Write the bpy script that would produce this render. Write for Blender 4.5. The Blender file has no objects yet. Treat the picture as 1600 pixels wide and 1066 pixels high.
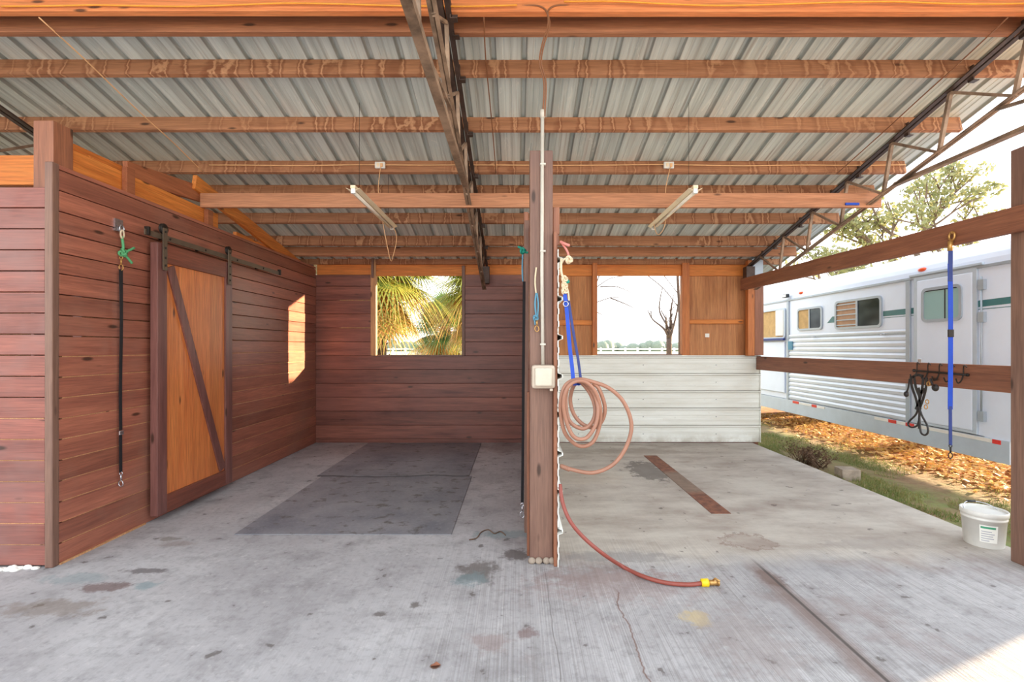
import bpy, math, random
from mathutils import Vector, Matrix, noise
random.seed(7)
SC = bpy.context.scene
COL = SC.collection
# ------------------------------------------------------------------ camera
cd = bpy.data.cameras.new('camera'); cam = bpy.data.objects.new('camera', cd); COL.objects.link(cam)
cam.location = (0, 0, 1.4); cam.rotation_euler = (math.pi/2, 0, 0)
cd.sensor_width = 36; cd.lens = 36*750/1600
cd.shift_x = -8/1600; cd.shift_y = 10/1600
cd.clip_end = 600
SC.camera = cam
# ------------------------------------------------------------------ light
W = bpy.data.worlds.new('world'); SC.world = W; W.use_nodes = True
wn = W.node_tree; bgn = wn.nodes['Background']
tc = wn.nodes.new('ShaderNodeTexCoord'); sx = wn.nodes.new('ShaderNodeSeparateXYZ')
wn.links.new(tc.outputs['Generated'], sx.inputs[0])
rp = wn.nodes.new('ShaderNodeValToRGB'); wn.links.new(sx.outputs['Z'], rp.inputs[0])
rp.color_ramp.elements[0].position = 0.0; rp.color_ramp.elements[0].color = (1, .98, .955, 1)
rp.color_ramp.elements[1].position = 0.55; rp.color_ramp.elements[1].color = (.82, .91, 1, 1)
wn.links.new(rp.outputs[0], bgn.inputs[0]); bgn.inputs[1].default_value = 2.1
SUN_DIR = Vector((-1, -.43, -.195)).normalized()
sl = bpy.data.lights.new('sun', 'SUN'); sl.energy = 17; sl.angle = math.radians(.7); sl.color = (1, .74, .46)
so = bpy.data.objects.new('sun', sl); COL.objects.link(so)
so.rotation_euler = SUN_DIR.to_track_quat('-Z', 'Y').to_euler(); so.location = (20, 12, 8)
SC.view_settings.view_transform = 'Standard'; SC.view_settings.look = 'None'
SC.view_settings.exposure = 0.55; SC.view_settings.gamma = 1; SC.view_settings.use_curve_mapping = False
SC.cycles.max_bounces = 10; SC.cycles.diffuse_bounces = 6

# ------------------------------------------------------------------ node helpers
def srgb(r, g, b):
    f = lambda c: (c/255/12.92) if c/255 <= .04045 else ((c/255+.055)/1.055)**2.4
    return (f(r), f(g), f(b), 1)
class NT:
    def __init__(s, name):
        s.m = bpy.data.materials.new(name); s.m.use_nodes = True; s.t = s.m.node_tree
        s.b = s.t.nodes['Principled BSDF']
    def n(s, typ, props=None, **ins):
        nd = s.t.nodes.new('ShaderNode'+typ)
        for k, v in (props or {}).items(): setattr(nd, k, v)
        for k, v in ins.items():
            k2 = int(k[1:]) if k[0] == '_' else k.replace('_', ' ')
            s.set(nd.inputs[k2], v)
        return nd
    def set(s, sock, v):
        if isinstance(v, bpy.types.NodeSocket): s.t.links.new(v, sock)
        elif isinstance(v, bpy.types.Node): s.t.links.new(v.outputs[0], sock)
        else: sock.default_value = v
    def math(s, op, a, b=0.0, clamp=False):
        return s.n('Math', {'operation': op, 'use_clamp': clamp}, _0=a, _1=b).outputs[0]
    def mix(s, f, a, b, mode='MIX'):
        nd = s.t.nodes.new('ShaderNodeMix'); nd.data_type = 'RGBA'; nd.blend_type = mode
        s.set(nd.inputs[0], f); s.set(nd.inputs[6], a); s.set(nd.inputs[7], b); return nd.outputs[2]
    def ramp(s, f, *stops):
        nd = s.t.nodes.new('ShaderNodeValToRGB'); s.set(nd.inputs[0], f)
        e = nd.color_ramp.elements
        while len(e) < len(stops): e.new(.5)
        for el, (p, c) in zip(e, stops):
            el.position = p; el.color = c if isinstance(c, tuple) else (c, c, c, 1)
        return nd.outputs[0]
    def noise(s, vec, scale=1, detail=4, rough=.6, dist=0):
        return s.n('TexNoise', None, Vector=vec, Scale=scale, Detail=detail, Roughness=rough, Distortion=dist).outputs[0]
    def vmul(s, v, xyz):
        return s.n('VectorMath', {'operation': 'MULTIPLY'}, _0=v, _1=xyz).outputs[0]
    def vadd(s, v, w):
        return s.n('VectorMath', {'operation': 'ADD'}, _0=v, _1=w).outputs[0]
    def pos(s): return s.n('NewGeometry').outputs['Position']
    def obj(s): return s.n('TexCoord').outputs['Object']
    def rnd(s): return s.n('ObjectInfo').outputs['Random']
    def bump(s, h, strength=.3, dist=.01):
        nd = s.n('Bump', None, Strength=strength, Distance=dist, Height=h); s.set(s.b.inputs['Normal'], nd.outputs[0])
    def fin(s, color, rough=.6, metal=0, spec=None):
        s.set(s.b.inputs['Base Color'], color); s.set(s.b.inputs['Roughness'], rough); s.set(s.b.inputs['Metallic'], metal)
        if spec is not None: s.set(s.b.inputs['Specular IOR Level'], spec)
        return s.m
MATS = {}
def plain(name, rgb, rough=.5, metal=0, var=.12, scale=12, spec=None):
    m = NT(name); c = srgb(*rgb); d = tuple(x*(1-var*2) for x in c[:3])+(1,)
    f = m.noise(m.vadd(m.obj(), m.n('CombineXYZ', None, X=m.math('MULTIPLY', m.rnd(), 17.)).outputs[0]), scale, 5, .65)
    return m.fin(m.mix(m.ramp(f, (.35, 0), (.7, 1)), c, d), rough, metal, spec)
def wood(name, ca, cb, axis='x', board=None, rough=.6, drips=False, fresh=None, knots=True, space='obj', blotch=None, coat=0):
    m = NT(name)
    p = m.pos() if space == 'world' else m.obj()
    r = m.rnd()
    off = m.n('CombineXYZ', None, X=m.math('MULTIPLY', r, 13.), Y=m.math('MULTIPLY', r, 7.), Z=m.math('MULTIPLY', r, 11.)).outputs[0]
    if space != 'world': q = m.vadd(p, off)
    else: q = p
    sc = {'x': (.9, 15, 15), 'y': (15, .9, 15), 'z': (15, 15, .9)}[axis]
    if board:
        z = m.n('SeparateXYZ', None, _0=p).outputs[2 if axis != 'z' else (0 if board[1] == 'x' else 1)]
        bid = m.math('FLOOR', m.math('DIVIDE', m.math('SUBTRACT', z, board[2]), board[0]))
        wnn = m.n('TexWhiteNoise', {'noise_dimensions': '1D'}, W=bid)
        q = m.vadd(q, m.vmul(wnn.outputs['Color'], (7, 7, 7)))
        bval = wnn.outputs['Value']
    g = m.noise(m.vmul(q, sc), 1, 6, .62, .6)
    fsc = {'x': (5, 120, 120), 'y': (120, 5, 120), 'z': (120, 120, 5)}[axis]
    fg = m.noise(m.vmul(q, fsc), 1, 3, .6)
    col = m.mix(m.ramp(g, (.3, 0), (.72, 1)), srgb(*ca), srgb(*cb))
    col = m.mix(m.ramp(fg, (.3, .35), (.65, 0)), col, (.02, .008, .004, 1))
    if board: col = m.mix(1.0, col, m.ramp(bval, (0, .68), (1, 1.0)), 'MULTIPLY')
    if blotch:
        bl = m.noise(p, 1.3, 4, .6)
        col = m.mix(m.ramp(bl, (.48, 0), (.68, .75)), col, srgb(*blotch))
    if knots:
        v = m.n('TexVoronoi', None, Vector=m.vmul(q, {'x': (2.2, 7, 7), 'y': (7, 2.2, 7), 'z': (7, 7, 2.2)}[axis]), Scale=1.0)
        col = m.mix(m.ramp(v.outputs['Distance'], (.06, .85), (.12, 0)), col, (.03, .012, .006, 1))
    if drips:
        vv = m.n('TexVoronoi', {'feature': 'DISTANCE_TO_EDGE'}, Vector=m.vadd(m.vmul(q, (6.5, .5, .9)), m.vmul(m.n('TexNoise', None, Vector=q, Scale=22.0).outputs['Color'], (.25, 0, .25))), Scale=1.0)
        e = vv.outputs['Distance']
        msk = m.ramp(m.noise(m.vmul(q, (.8, .5, .5)), 1, 2), (.40, 0), (.55, 1))
        col = m.mix(m.math('MULTIPLY', msk, m.ramp(e, (.0, 0), (.05, .55), (.09, .5), (.16, 0))), col, srgb(112, 58, 30))
        col = m.mix(m.math('MULTIPLY', msk, m.ramp(e, (.0, .45), (.025, .3), (.045, 0))), col, srgb(226, 176, 134))
    bp = m.math('ADD', m.math('MULTIPLY', g, .5), m.math('MULTIPLY', fg, .3))
    m.bump(bp, .35, .006)
    if coat: m.set(m.b.inputs['Coat Weight'], coat); m.set(m.b.inputs['Coat Roughness'], .35)
    return m.fin(col, rough)

M = {}
M['purlin'] = wood('purlin wood', (194, 138, 100), (156, 104, 72), 'x', drips=True, rough=.7)
M['purlin_dark'] = wood('dark purlin wood', (176, 118, 82), (138, 86, 58), 'x', rough=.7)
M['purlin_new'] = wood('orange purlin wood', (236, 150, 92), (210, 120, 68), 'x', rough=.65)
M['beam'] = wood('tie beam wood', (208, 148, 110), (180, 120, 84), 'x', rough=.7)
M['orange_x'] = wood('orange framing wood', (240, 152, 70), (206, 112, 42), 'x', rough=.6)
M['orange_y'] = wood('orange framing wood along', (240, 152, 70), (206, 112, 42), 'y', rough=.6)
M['orange_z'] = wood('orange framing wood upright', (222, 140, 78), (186, 102, 52), 'z', rough=.6)
M['brown_y'] = wood('brown framing wood', (190, 118, 78), (150, 84, 52), 'y', rough=.7)
M['side'] = wood('red brown side boards', (198, 124, 98), (152, 90, 74), 'y', board=(.134, 'z', 0.0), rough=.40, space='world', blotch=(154, 110, 94))
M['sidex'] = wood('red brown front boards', (182, 108, 92), (134, 78, 70), 'x', board=(.134, 'z', 0.0), rough=.42, space='world', blotch=(140, 104, 98))
M['back'] = wood('dark back boards', (176, 110, 90), (104, 56, 50), 'x', board=(.204, 'z', 0.055), rough=.42, space='world', blotch=(134, 84, 74))
M['post'] = wood('brown post wood', (148, 112, 94), (114, 82, 70), 'z', rough=.5, blotch=(116, 86, 78))
M['post_red'] = wood('red brown post wood', (172, 112, 82), (134, 84, 62), 'z', rough=.5)
M['rail'] = wood('stained rail wood', (164, 106, 78), (124, 76, 58), 'y', rough=.5)
M['frame_z'] = wood('door frame wood upright', (142, 94, 86), (104, 64, 60), 'z', rough=.4)
M['frame_y'] = wood('door frame wood across', (150, 86, 66), (112, 60, 48), 'y', rough=.4)
M['panel'] = wood('door panel wood', (253, 158, 90), (226, 122, 64), 'z', board=(.135, 'y', .02), rough=.4, space='world')
M['ply'] = wood('plywood', (212, 148, 94), (172, 108, 64), 'z', rough=.65, knots=False)
M['stud'] = wood('pale stud wood', (226, 178, 130), (196, 138, 92), 'z', rough=.7)
M['black'] = plain('black nylon', (30, 30, 34), .6)
M['iron'] = plain('black iron', (46, 40, 36), .45, .4)
M['track'] = plain('bronze grey track metal', (112, 96, 80), .45, .3)
M['steel'] = plain('chrome', (200, 200, 205), .25, .9, .05)
M['truss'] = plain('rusty truss steel', (172, 144, 120), .6, .1, .38, 5)
M['truss_dark'] = plain('dark truss steel', (84, 66, 58), .55, .2, .3, 9)
M['white'] = plain('white plastic', (232, 230, 224), .35, 0, .04)
M['pvc'] = plain('grey conduit', (206, 200, 188), .45, 0, .06)
M['box'] = plain('beige outlet box', (200, 184, 166), .4, 0, .06)
M['boxclear'] = plain('pale cover window', (208, 198, 180), .2, 0, .05, 30)
M['cable'] = plain('tan cable', (238, 188, 136), .5, 0, .1)
M['cable_gold'] = plain('yellow cable', (240, 160, 50), .45, 0, .1)
M['cable_brown'] = plain('brown cable', (132, 84, 52), .5, 0, .1)
M['fixture'] = plain('cream fixture enamel', (240, 220, 186), .4, 0, .05)
M['tube'] = plain('glass tube', (240, 232, 216), .15, 0, .02)
M['blue'] = plain('blue nylon webbing', (24, 74, 190), .6, 0, .1)
M['blue_dark'] = plain('navy webbing', (44, 62, 128), .6, 0, .1)
M['blue_pale'] = plain('pale blue rope', (96, 152, 178), .7, 0, .15)
M['green'] = plain('green rope', (96, 176, 120), .7, 0, .15)
M['teal'] = plain('teal rope', (20, 140, 120), .7, 0, .15)
M['pink'] = plain('pink rope', (226, 140, 130), .7, 0, .1)
M['cream'] = plain('cream rope', (228, 208, 176), .8, 0, .1, 60)
M['brass'] = plain('brass', (206, 160, 96), .35, .7, .1)
M['hose'] = plain('terracotta rubber hose', (168, 120, 98), .4, 0, .1, 8)
M['hose_red'] = plain('dark red rubber', (150, 74, 62), .45, 0, .1, 8)
M['yellow'] = plain('yellow plastic', (236, 202, 20), .4, 0, .05)
M['leather'] = plain('black leather', (40, 34, 34), .45)
M['greenlabel'] = plain('green print', (70, 160, 120), .5)
M['greyprint'] = plain('grey print', (176, 176, 190), .5)
M['paper'] = plain('white paper', (240, 238, 230), .7, 0, .02)
M['twhite'] = plain('white trailer paint', (226, 236, 252), .3, 0, .03, 2)
M['tribs'] = plain('silver trailer ribs', (216, 224, 236), .32, .15, .05, 3)
M['tskirt'] = plain('grey aluminium skirt', (192, 204, 216), .4, .15, .06, 4)
M['tteal'] = plain('teal stripe', (56, 116, 120), .35, 0, .05)
M['tblack'] = plain('black rubber', (32, 34, 38), .5)
M['tframe'] = plain('window frame grey', (168, 178, 188), .4, .3, .05)
M['orange'] = plain('orange lens', (236, 84, 30), .3, 0, .05)
M['red'] = plain('red reflector', (222, 50, 40), .3, 0, .05)
M['louver'] = plain('tan louvre', (186, 140, 104), .5)
M['hay'] = plain('tan curtain', (206, 168, 112), .8)
M['concrete_block'] = plain('weathered block', (168, 152, 136), .9, 0, .2)
M['whitefence'] = plain('white fence paint', (232, 228, 226), .6, 0, .05)
M['bark'] = plain('grey bark', (126, 106, 92), .9, 0, .25, 10)
M['bark_bare'] = plain('dark bark', (92, 74, 66), .9, 0, .25, 10)
M['dry'] = plain('dry brown twigs', (120, 92, 72), .9, 0, .25, 20)
def glass():
    m = NT('dark window glass'); f = m.noise(m.vmul(m.obj(), (1, 1, 1.6)), 1.6, 2)
    return m.fin(m.mix(m.ramp(f, (.4, 0), (.65, 1)), srgb(30, 40, 48), srgb(84, 96, 100)), .12, 0, .12)
M['glass'] = glass()
def glass2():
    m = NT('pale reflective glass')
    f = m.noise(m.obj(), 2., 2)
    return m.fin(m.mix(f, srgb(140, 176, 174), srgb(166, 196, 194)), .15, 0, .2)
M['glass_pale'] = glass2()
def leafmat(name, ca, cb, trans=.4, cc=None):
    m = NT(name)
    f = m.noise(m.pos(), 3.0, 3); g = m.noise(m.pos(), 26.0, 2)
    c = m.mix(m.ramp(f, (.35, 0), (.65, 1)), srgb(*ca), srgb(*cb))
    if cc: c = m.mix(m.ramp(g, (.5, 0), (.62, .9)), c, srgb(*cc))
    m.fin(c, .5)
    tr = m.n('BsdfTranslucent', None, Color=c); mx = m.n('MixShader', None, _0=trans, _1=m.b.outputs[0], _2=tr.outputs[0])
    out = [n for n in m.t.nodes if n.type == 'OUTPUT_MATERIAL'][0]; m.t.links.new(mx.outputs[0], out.inputs[0]); return m.m
M['palm'] = leafmat('palm frond green', (120, 146, 70), (176, 176, 76), .45, (206, 190, 92))
M['palm_dry'] = leafmat('dry palm frond', (216, 170, 96), (236, 206, 140), .35, (190, 130, 64))
M['palm_dark'] = leafmat('dark palm green', (78, 112, 66), (110, 140, 76), .35)  # darker green for the low palm farthest back
M['leaf'] = leafmat('oak leaves', (128, 134, 86), (160, 158, 116), .35)
M['litter'] = leafmat('fallen leaves', (238, 196, 138), (255, 232, 188), .1, (240, 216, 110))
M['grass'] = leafmat('grass blades', (104, 124, 60), (150, 152, 92), .25, (168, 148, 104))
M['treeline'] = leafmat('far tree line', (112, 124, 110), (136, 144, 126), .1)

def roofmat():
    m = NT('stained galvanised roof'); p = m.pos()
    s1 = m.noise(m.vmul(p, (16, .55, 1)), 1, 5, .6, .4); s2 = m.noise(m.vmul(p, (42, 1.2, 1)), 1, 4, .6)
    s3 = m.noise(m.vmul(p, (3, 1.0, 1)), 1, 4, .6)
    c = m.mix(m.ramp(s1, (.35, 0), (.65, 1)), srgb(216, 226, 222), srgb(180, 190, 186))
    c = m.mix(m.ramp(s2, (.56, 0), (.74, .6)), c, srgb(150, 138, 126))
    c = m.mix(m.ramp(s3, (.52, 0), (.7, .35)), c, srgb(222, 204, 190))
    c = m.mix(m.ramp(m.noise(m.vmul(p, (14, 1.6, 1)), 1, 6, .5, 1.4), (.62, 0), (.64, .5), (.66, 0)), c, srgb(240, 240, 232))
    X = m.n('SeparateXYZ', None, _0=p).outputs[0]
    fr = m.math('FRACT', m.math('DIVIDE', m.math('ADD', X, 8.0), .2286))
    c = m.mix(m.math('MULTIPLY', m.ramp(fr, (.09, 0), (.13, .62), (.19, .1), (.26, .0), (.31, .6), (.35, 0), (.7, 0), (.76, .25), (.8, 0)), m.ramp(s3, (.3, .6), (.6, 1))), c, srgb(96, 92, 86))  # dirt lines on rib edges, also painted to deepen the ribs' faint shading
    return m.fin(c, .5, .0)
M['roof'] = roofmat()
def sidingmat():
    m = NT('white metal siding'); p = m.pos()
    f = m.noise(m.vmul(p, (1.2, 1.2, 9)), 1, 5, .6); g = m.noise(p, 30., 3)
    c = m.mix(m.ramp(f, (.4, 0), (.75, .7)), srgb(240, 242, 236), srgb(214, 212, 200))
    c = m.mix(m.ramp(g, (.66, 0), (.78, .3)), c, srgb(170, 162, 146))
    z = m.n('SeparateXYZ', None, _0=p).outputs[2]
    low = m.math('MULTIPLY', m.ramp(z, (.0, 1), (.16, 0)), m.ramp(m.noise(p, 5., 4), (.35, 0), (.6, .7)))
    c = m.mix(low, c, srgb(168, 156, 136))
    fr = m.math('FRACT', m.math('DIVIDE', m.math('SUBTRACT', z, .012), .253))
    c = m.mix(m.ramp(fr, (.84, 0), (.87, .7), (.89, .0), (.94, 0), (.955, .2), (.97, .95), (1.0, .6)), c, srgb(128, 122, 108))  # dark lines paint each rib's shaded lower side into the colour
    return m.fin(c, .4)
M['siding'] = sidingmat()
def matmat():
    m = NT('rubber mat'); p = m.pos()
    f = m.noise(p, 2.2, 5, .6); g = m.noise(p, 45., 3); h = m.noise(m.vmul(p, (1, 1.4, 1)), 7., 5, .65)
    c = m.mix(m.ramp(f, (.35, 0), (.7, 1)), srgb(140, 138, 142), srgb(108, 108, 116))
    c = m.mix(m.ramp(h, (.56, 0), (.64, .8)), c, srgb(84, 78, 74))
    c = m.mix(m.ramp(g, (.5, 0), (.8, .3)), c, srgb(170, 168, 170))
    Y = m.n('SeparateXYZ', None, _0=p).outputs[1]
    sd = m.math('ABSOLUTE', m.math('SUBTRACT', Y, m.math('ADD', 5.10, m.math('MULTIPLY', m.noise(p, 1.6, 3), .2))))
    c = m.mix(m.ramp(sd, (0, .9), (.012, .7), (.03, 0)), c, srgb(48, 46, 46))
    m.bump(g, .2, .004); return m.fin(c, .6)
M['mat'] = matmat()
def px(x, y):  # floor point under a photo pixel
    D = 1050/(y-543); return ((x-808)/750*D, D)
def concrete():
    m = NT('stained brushed concrete'); p = m.pos()
    xyz = m.n('SeparateXYZ', None, _0=p); X = xyz.outputs[0]; Y = xyz.outputs[1]
    n1 = m.noise(p, .9, 6, .62); n2 = m.noise(p, 4.5, 6, .65); n3 = m.noise(p, 60., 3)
    c = m.mix(m.ramp(n1, (.35, 0), (.68, 1)), srgb(190, 187, 188), srgb(154, 150, 152))
    c = m.mix(m.ramp(n2, (.50, 0), (.72, .7)), c, srgb(132, 127, 127))
    c = m.mix(m.ramp(m.noise(p, 24., 5, .7), (.50, 0), (.72, .5)), c, srgb(120, 116, 116))
    c = m.mix(m.ramp(m.noise(m.vadd(p, (9, 3, 0)), 15., 5, .7), (.58, 0), (.74, .5)), c, srgb(214, 210, 208))
    wob = m.math('MULTIPLY', m.math('SUBTRACT', m.noise(p, 2.2, 5), .5), 1.4)
    # tan smoother slab in the right bay
    tan = m.math('MULTIPLY', m.ramp(m.math('ADD', m.math('MULTIPLY', Y, .2), m.math('MULTIPLY', wob, .06)), (.60, 0), (.66, 1)), m.ramp(m.math('ADD', m.math('MULTIPLY', X, .2), .2), (.22, 0), (.26, 1)))
    tn = m.noise(m.vmul(p, (.7, 1.5, 1)), 2.0, 6, .65)
    tancol = m.mix(m.ramp(tn, (.38, 0), (.66, 1)), srgb(196, 187, 175), srgb(156, 142, 130))
    c = m.mix(m.math('MULTIPLY', tan, .85), c, tancol)
    # brushed strokes running away from the camera
    br = m.noise(m.vmul(p, (120, .8, 1)), 1, 4, .65)
    bm = m.ramp(m.math('ADD', m.math('MULTIPLY', Y, .2), m.math('MULTIPLY', wob, .12)), (.58, 1), (.72, .12))
    bm = m.math('MULTIPLY', bm, m.ramp(m.math('ADD', m.math('ADD', m.math('MULTIPLY', X, .2), m.math('MULTIPLY', wob, .1)), .4), (.26, .22), (.38, 1)))
    lines = m.math('MULTIPLY', bm, m.ramp(br, (.42, .0), (.62, 1)))
    c = m.mix(m.math('MULTIPLY', lines, .42), c, srgb(112, 106, 102))
    c = m.mix(m.math('MULTIPLY', bm, m.ramp(m.noise(m.vmul(p, (90, .5, 1)), 1, 3), (.60, 0), (.74, .4))), c, srgb(226, 222, 220))
    # small dark droppings and specks
    v = m.noise(m.vmul(p, (1, 1.0, 1)), 9.0, 4, .55)
    c = m.mix(m.ramp(v, (.66, 0), (.70, .7)), c, srgb(92, 84, 80))
    c = m.mix(m.math('MULTIPLY', m.ramp(X, (.0, 0), (.01, 1)), m.ramp(m.noise(p, 1.8, 5, .6), (.56, 0), (.68, .35))), c, srgb(134, 108, 98))
    nz = m.math('MULTIPLY', m.math('SUBTRACT', m.noise(p, 11., 6, .7), .5), 3.0)
    def spot(c, x, y, rx, ry, rgb, k=.7, soft=.35, ring=False):
        dx = m.math('DIVIDE', m.math('SUBTRACT', X, x), rx); dy = m.math('DIVIDE', m.math('SUBTRACT', Y, y), ry)
        d = m.math('SQRT', m.math('ADD', m.math('MULTIPLY', dx, dx), m.math('MULTIPLY', dy, dy)))
        d = m.math('MULTIPLY', m.math('ADD', d, nz), .5)
        f = m.ramp(d, (.5-soft/2, k), (.5+soft/6, 0)) if not ring else m.ramp(d, (.30, k*.35), (.44, k*.4), (.5, k), (.58, 0))
        return m.mix(f, c, srgb(*rgb))
    dk = (98, 90, 86); br_ = (128, 100, 90); gr = (120, 142, 146)
    for a in [(745, 893, .13, .17, dk, .75), (735, 905, .10, .1, gr, .5), (806, 868, .09, .1, (80, 70, 66), .75), (800, 835, .3, .08, (100, 130, 134), .45),
              (790, 700, .25, .4, br_, .3), (165, 918, .16, .06, (104, 78, 74), .7), (225, 893, .14, .04, (84, 76, 76), .7), (120, 905, .2, .07, gr, .4),
              (228, 915, .07, .06, gr, .6), (80, 950, .3, .09, (124, 108, 94), .5), (260, 842, .09, .04, (112, 104, 92), .6), (275, 850, .16, .05, (140, 124, 114), .4),
              (825, 990, .05, .05, (110, 80, 76), .6), (765, 1005, .1, .08, (140, 116, 110), .45), (930, 900, .38, .13, (128, 112, 108), .5), (960, 915, .5, .2, (146, 118, 112), .35),
              (1085, 965, .08, .07, (196, 172, 120), .6), (960, 870, .42, .08, (132, 128, 126), .55), (1170, 1000, .2, .3, (150, 136, 132), .35), (595, 960, .04, .03, dk, .8), (648, 945, .035, .03, dk, .8), (680, 1042, .02, .02, (96, 56, 30), .9),
              (905, 745, .5, .3, (186, 170, 150), .3), (1250, 890, .5, .15, (150, 148, 150), .3), (990, 690+15, .8, .2, (150, 138, 126), .4), (1360, 850, .35, .12, (150, 140, 134), .45)]:
        q = px(a[0], a[1]); c = spot(c, q[0], q[1], a[2], a[3], a[4], a[5])
    q = px(1012, 735); c = spot(c, q[0], q[1], .22, .42, (112, 104, 98), .85, .1)
    q = px(1172, 846); c = spot(c, q[0], q[1], .17, .13, (128, 104, 92), .8, .2, True)
    q = px(1205, 905); c = spot(c, q[0], q[1], .07, .12, (96, 76, 72), .7)
    # rusty stain along the control joint
    jw = m.math('MULTIPLY', m.math('SUBTRACT', m.noise(m.vmul(p, (1, 3, 1)), 2., 4), .5), .10)
    jd = m.math('ABSOLUTE', m.math('ADD', m.math('SUBTRACT', X, 1.525), jw))
    ym = m.ramp(m.math('MULTIPLY', Y, .2), (.60, 1), (.64, 0))
    c = m.mix(m.math('MULTIPLY', ym, m.ramp(jd, (.0, .75), (.05, .5), (.09, 0))), c, srgb(118, 96, 88))
    jd2 = m.math('ABSOLUTE', m.math('SUBTRACT', X, 1.553))
    c = m.mix(m.math('MULTIPLY', ym, m.ramp(jd2, (0, .9), (.007, .8), (.012, 0))), c, srgb(70, 62, 58))
    # thin cracks
    def crack(c, x, y0, y1, rgb, w=.006, sc_=3.):
        jw = m.math('MULTIPLY', m.math('SUBTRACT', m.noise(m.vmul(p, (0, 1, 0)), sc_, 5), .5), .14)
        jd = m.math('ABSOLUTE', m.math('ADD', m.math('SUBTRACT', X, x), jw))
        a = m.ramp(m.math('MULTIPLY', Y, .1), (y0/10-.002, 0), (y0/10, 1), (y1/10, 1), (y1/10+.002, 0))
        return m.mix(m.math('MULTIPLY', a, m.ramp(jd, (0, .9), (w, 0))), c, srgb(*rgb))
    c = crack(c, .56, .2, 2.75, (110, 74, 60)); c = crack(c, .18, .2, 3.0, (110, 104, 102), .004, .5)
    m.bump(m.math('ADD', m.math('MULTIPLY', lines, -.6), m.math('MULTIPLY', n3, .4)), .35, .004)
    return m.fin(c, m.ramp(n2, (.3, .6), (.7, .85)))
M['concrete'] = concrete()
def groundmat():
    m = NT('soil grass and field'); p = m.pos(); xyz = m.n('SeparateXYZ', None, _0=p); X = xyz.outputs[0]; Y = xyz.outputs[1]
    n1 = m.noise(p, 1.3, 6, .65); n2 = m.noise(p, 9., 5, .65)
    c = m.mix(m.ramp(n1, (.40, 0), (.6, 1)), srgb(116, 128, 70), srgb(146, 122, 92))
    c = m.mix(m.ramp(n2, (.45, 0), (.7, .7)), c, srgb(112, 84, 62))
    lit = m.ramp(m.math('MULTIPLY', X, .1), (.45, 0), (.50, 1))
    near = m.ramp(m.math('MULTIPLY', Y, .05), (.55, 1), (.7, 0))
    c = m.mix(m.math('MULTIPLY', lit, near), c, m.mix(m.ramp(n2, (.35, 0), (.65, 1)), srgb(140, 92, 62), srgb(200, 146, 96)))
    n3 = m.noise(p, .15, 5, .6)
    far = m.mix(m.ramp(n3, (.4, 0), (.6, 1)), srgb(202, 188, 150), srgb(176, 176, 134))
    c = m.mix(m.ramp(m.math('MULTIPLY', Y, .05), (.55, 0), (.8, 1)), c, far)
    ap = m.ramp(m.math('MULTIPLY', m.math('ADD', Y, 40.), .02), (.78, 1), (.80, 0))
    c = m.mix(ap, c, srgb(206, 198, 184))
    m.bump(n2, .6, .03); return m.fin(c, .95)
M['ground'] = groundmat()
def rustmat():
    m = NT('rusty drain grate'); p = m.pos(); Y = m.n('SeparateXYZ', None, _0=p).outputs[1]
    f = m.noise(p, 14., 5, .6)
    c = m.mix(m.ramp(f, (.35, 0), (.65, 1)), srgb(140, 88, 64), srgb(100, 62, 48))
    d = m.ramp(m.math('MULTIPLY', Y, .1), (.455, 0), (.47, 1), (.53, 1), (.545, 0))
    return m.fin(m.mix(m.math('MULTIPLY', d, .75), c, m.mix(f, srgb(150, 136, 122), srgb(120, 100, 84))), .8)
M['rust'] = rustmat()

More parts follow.
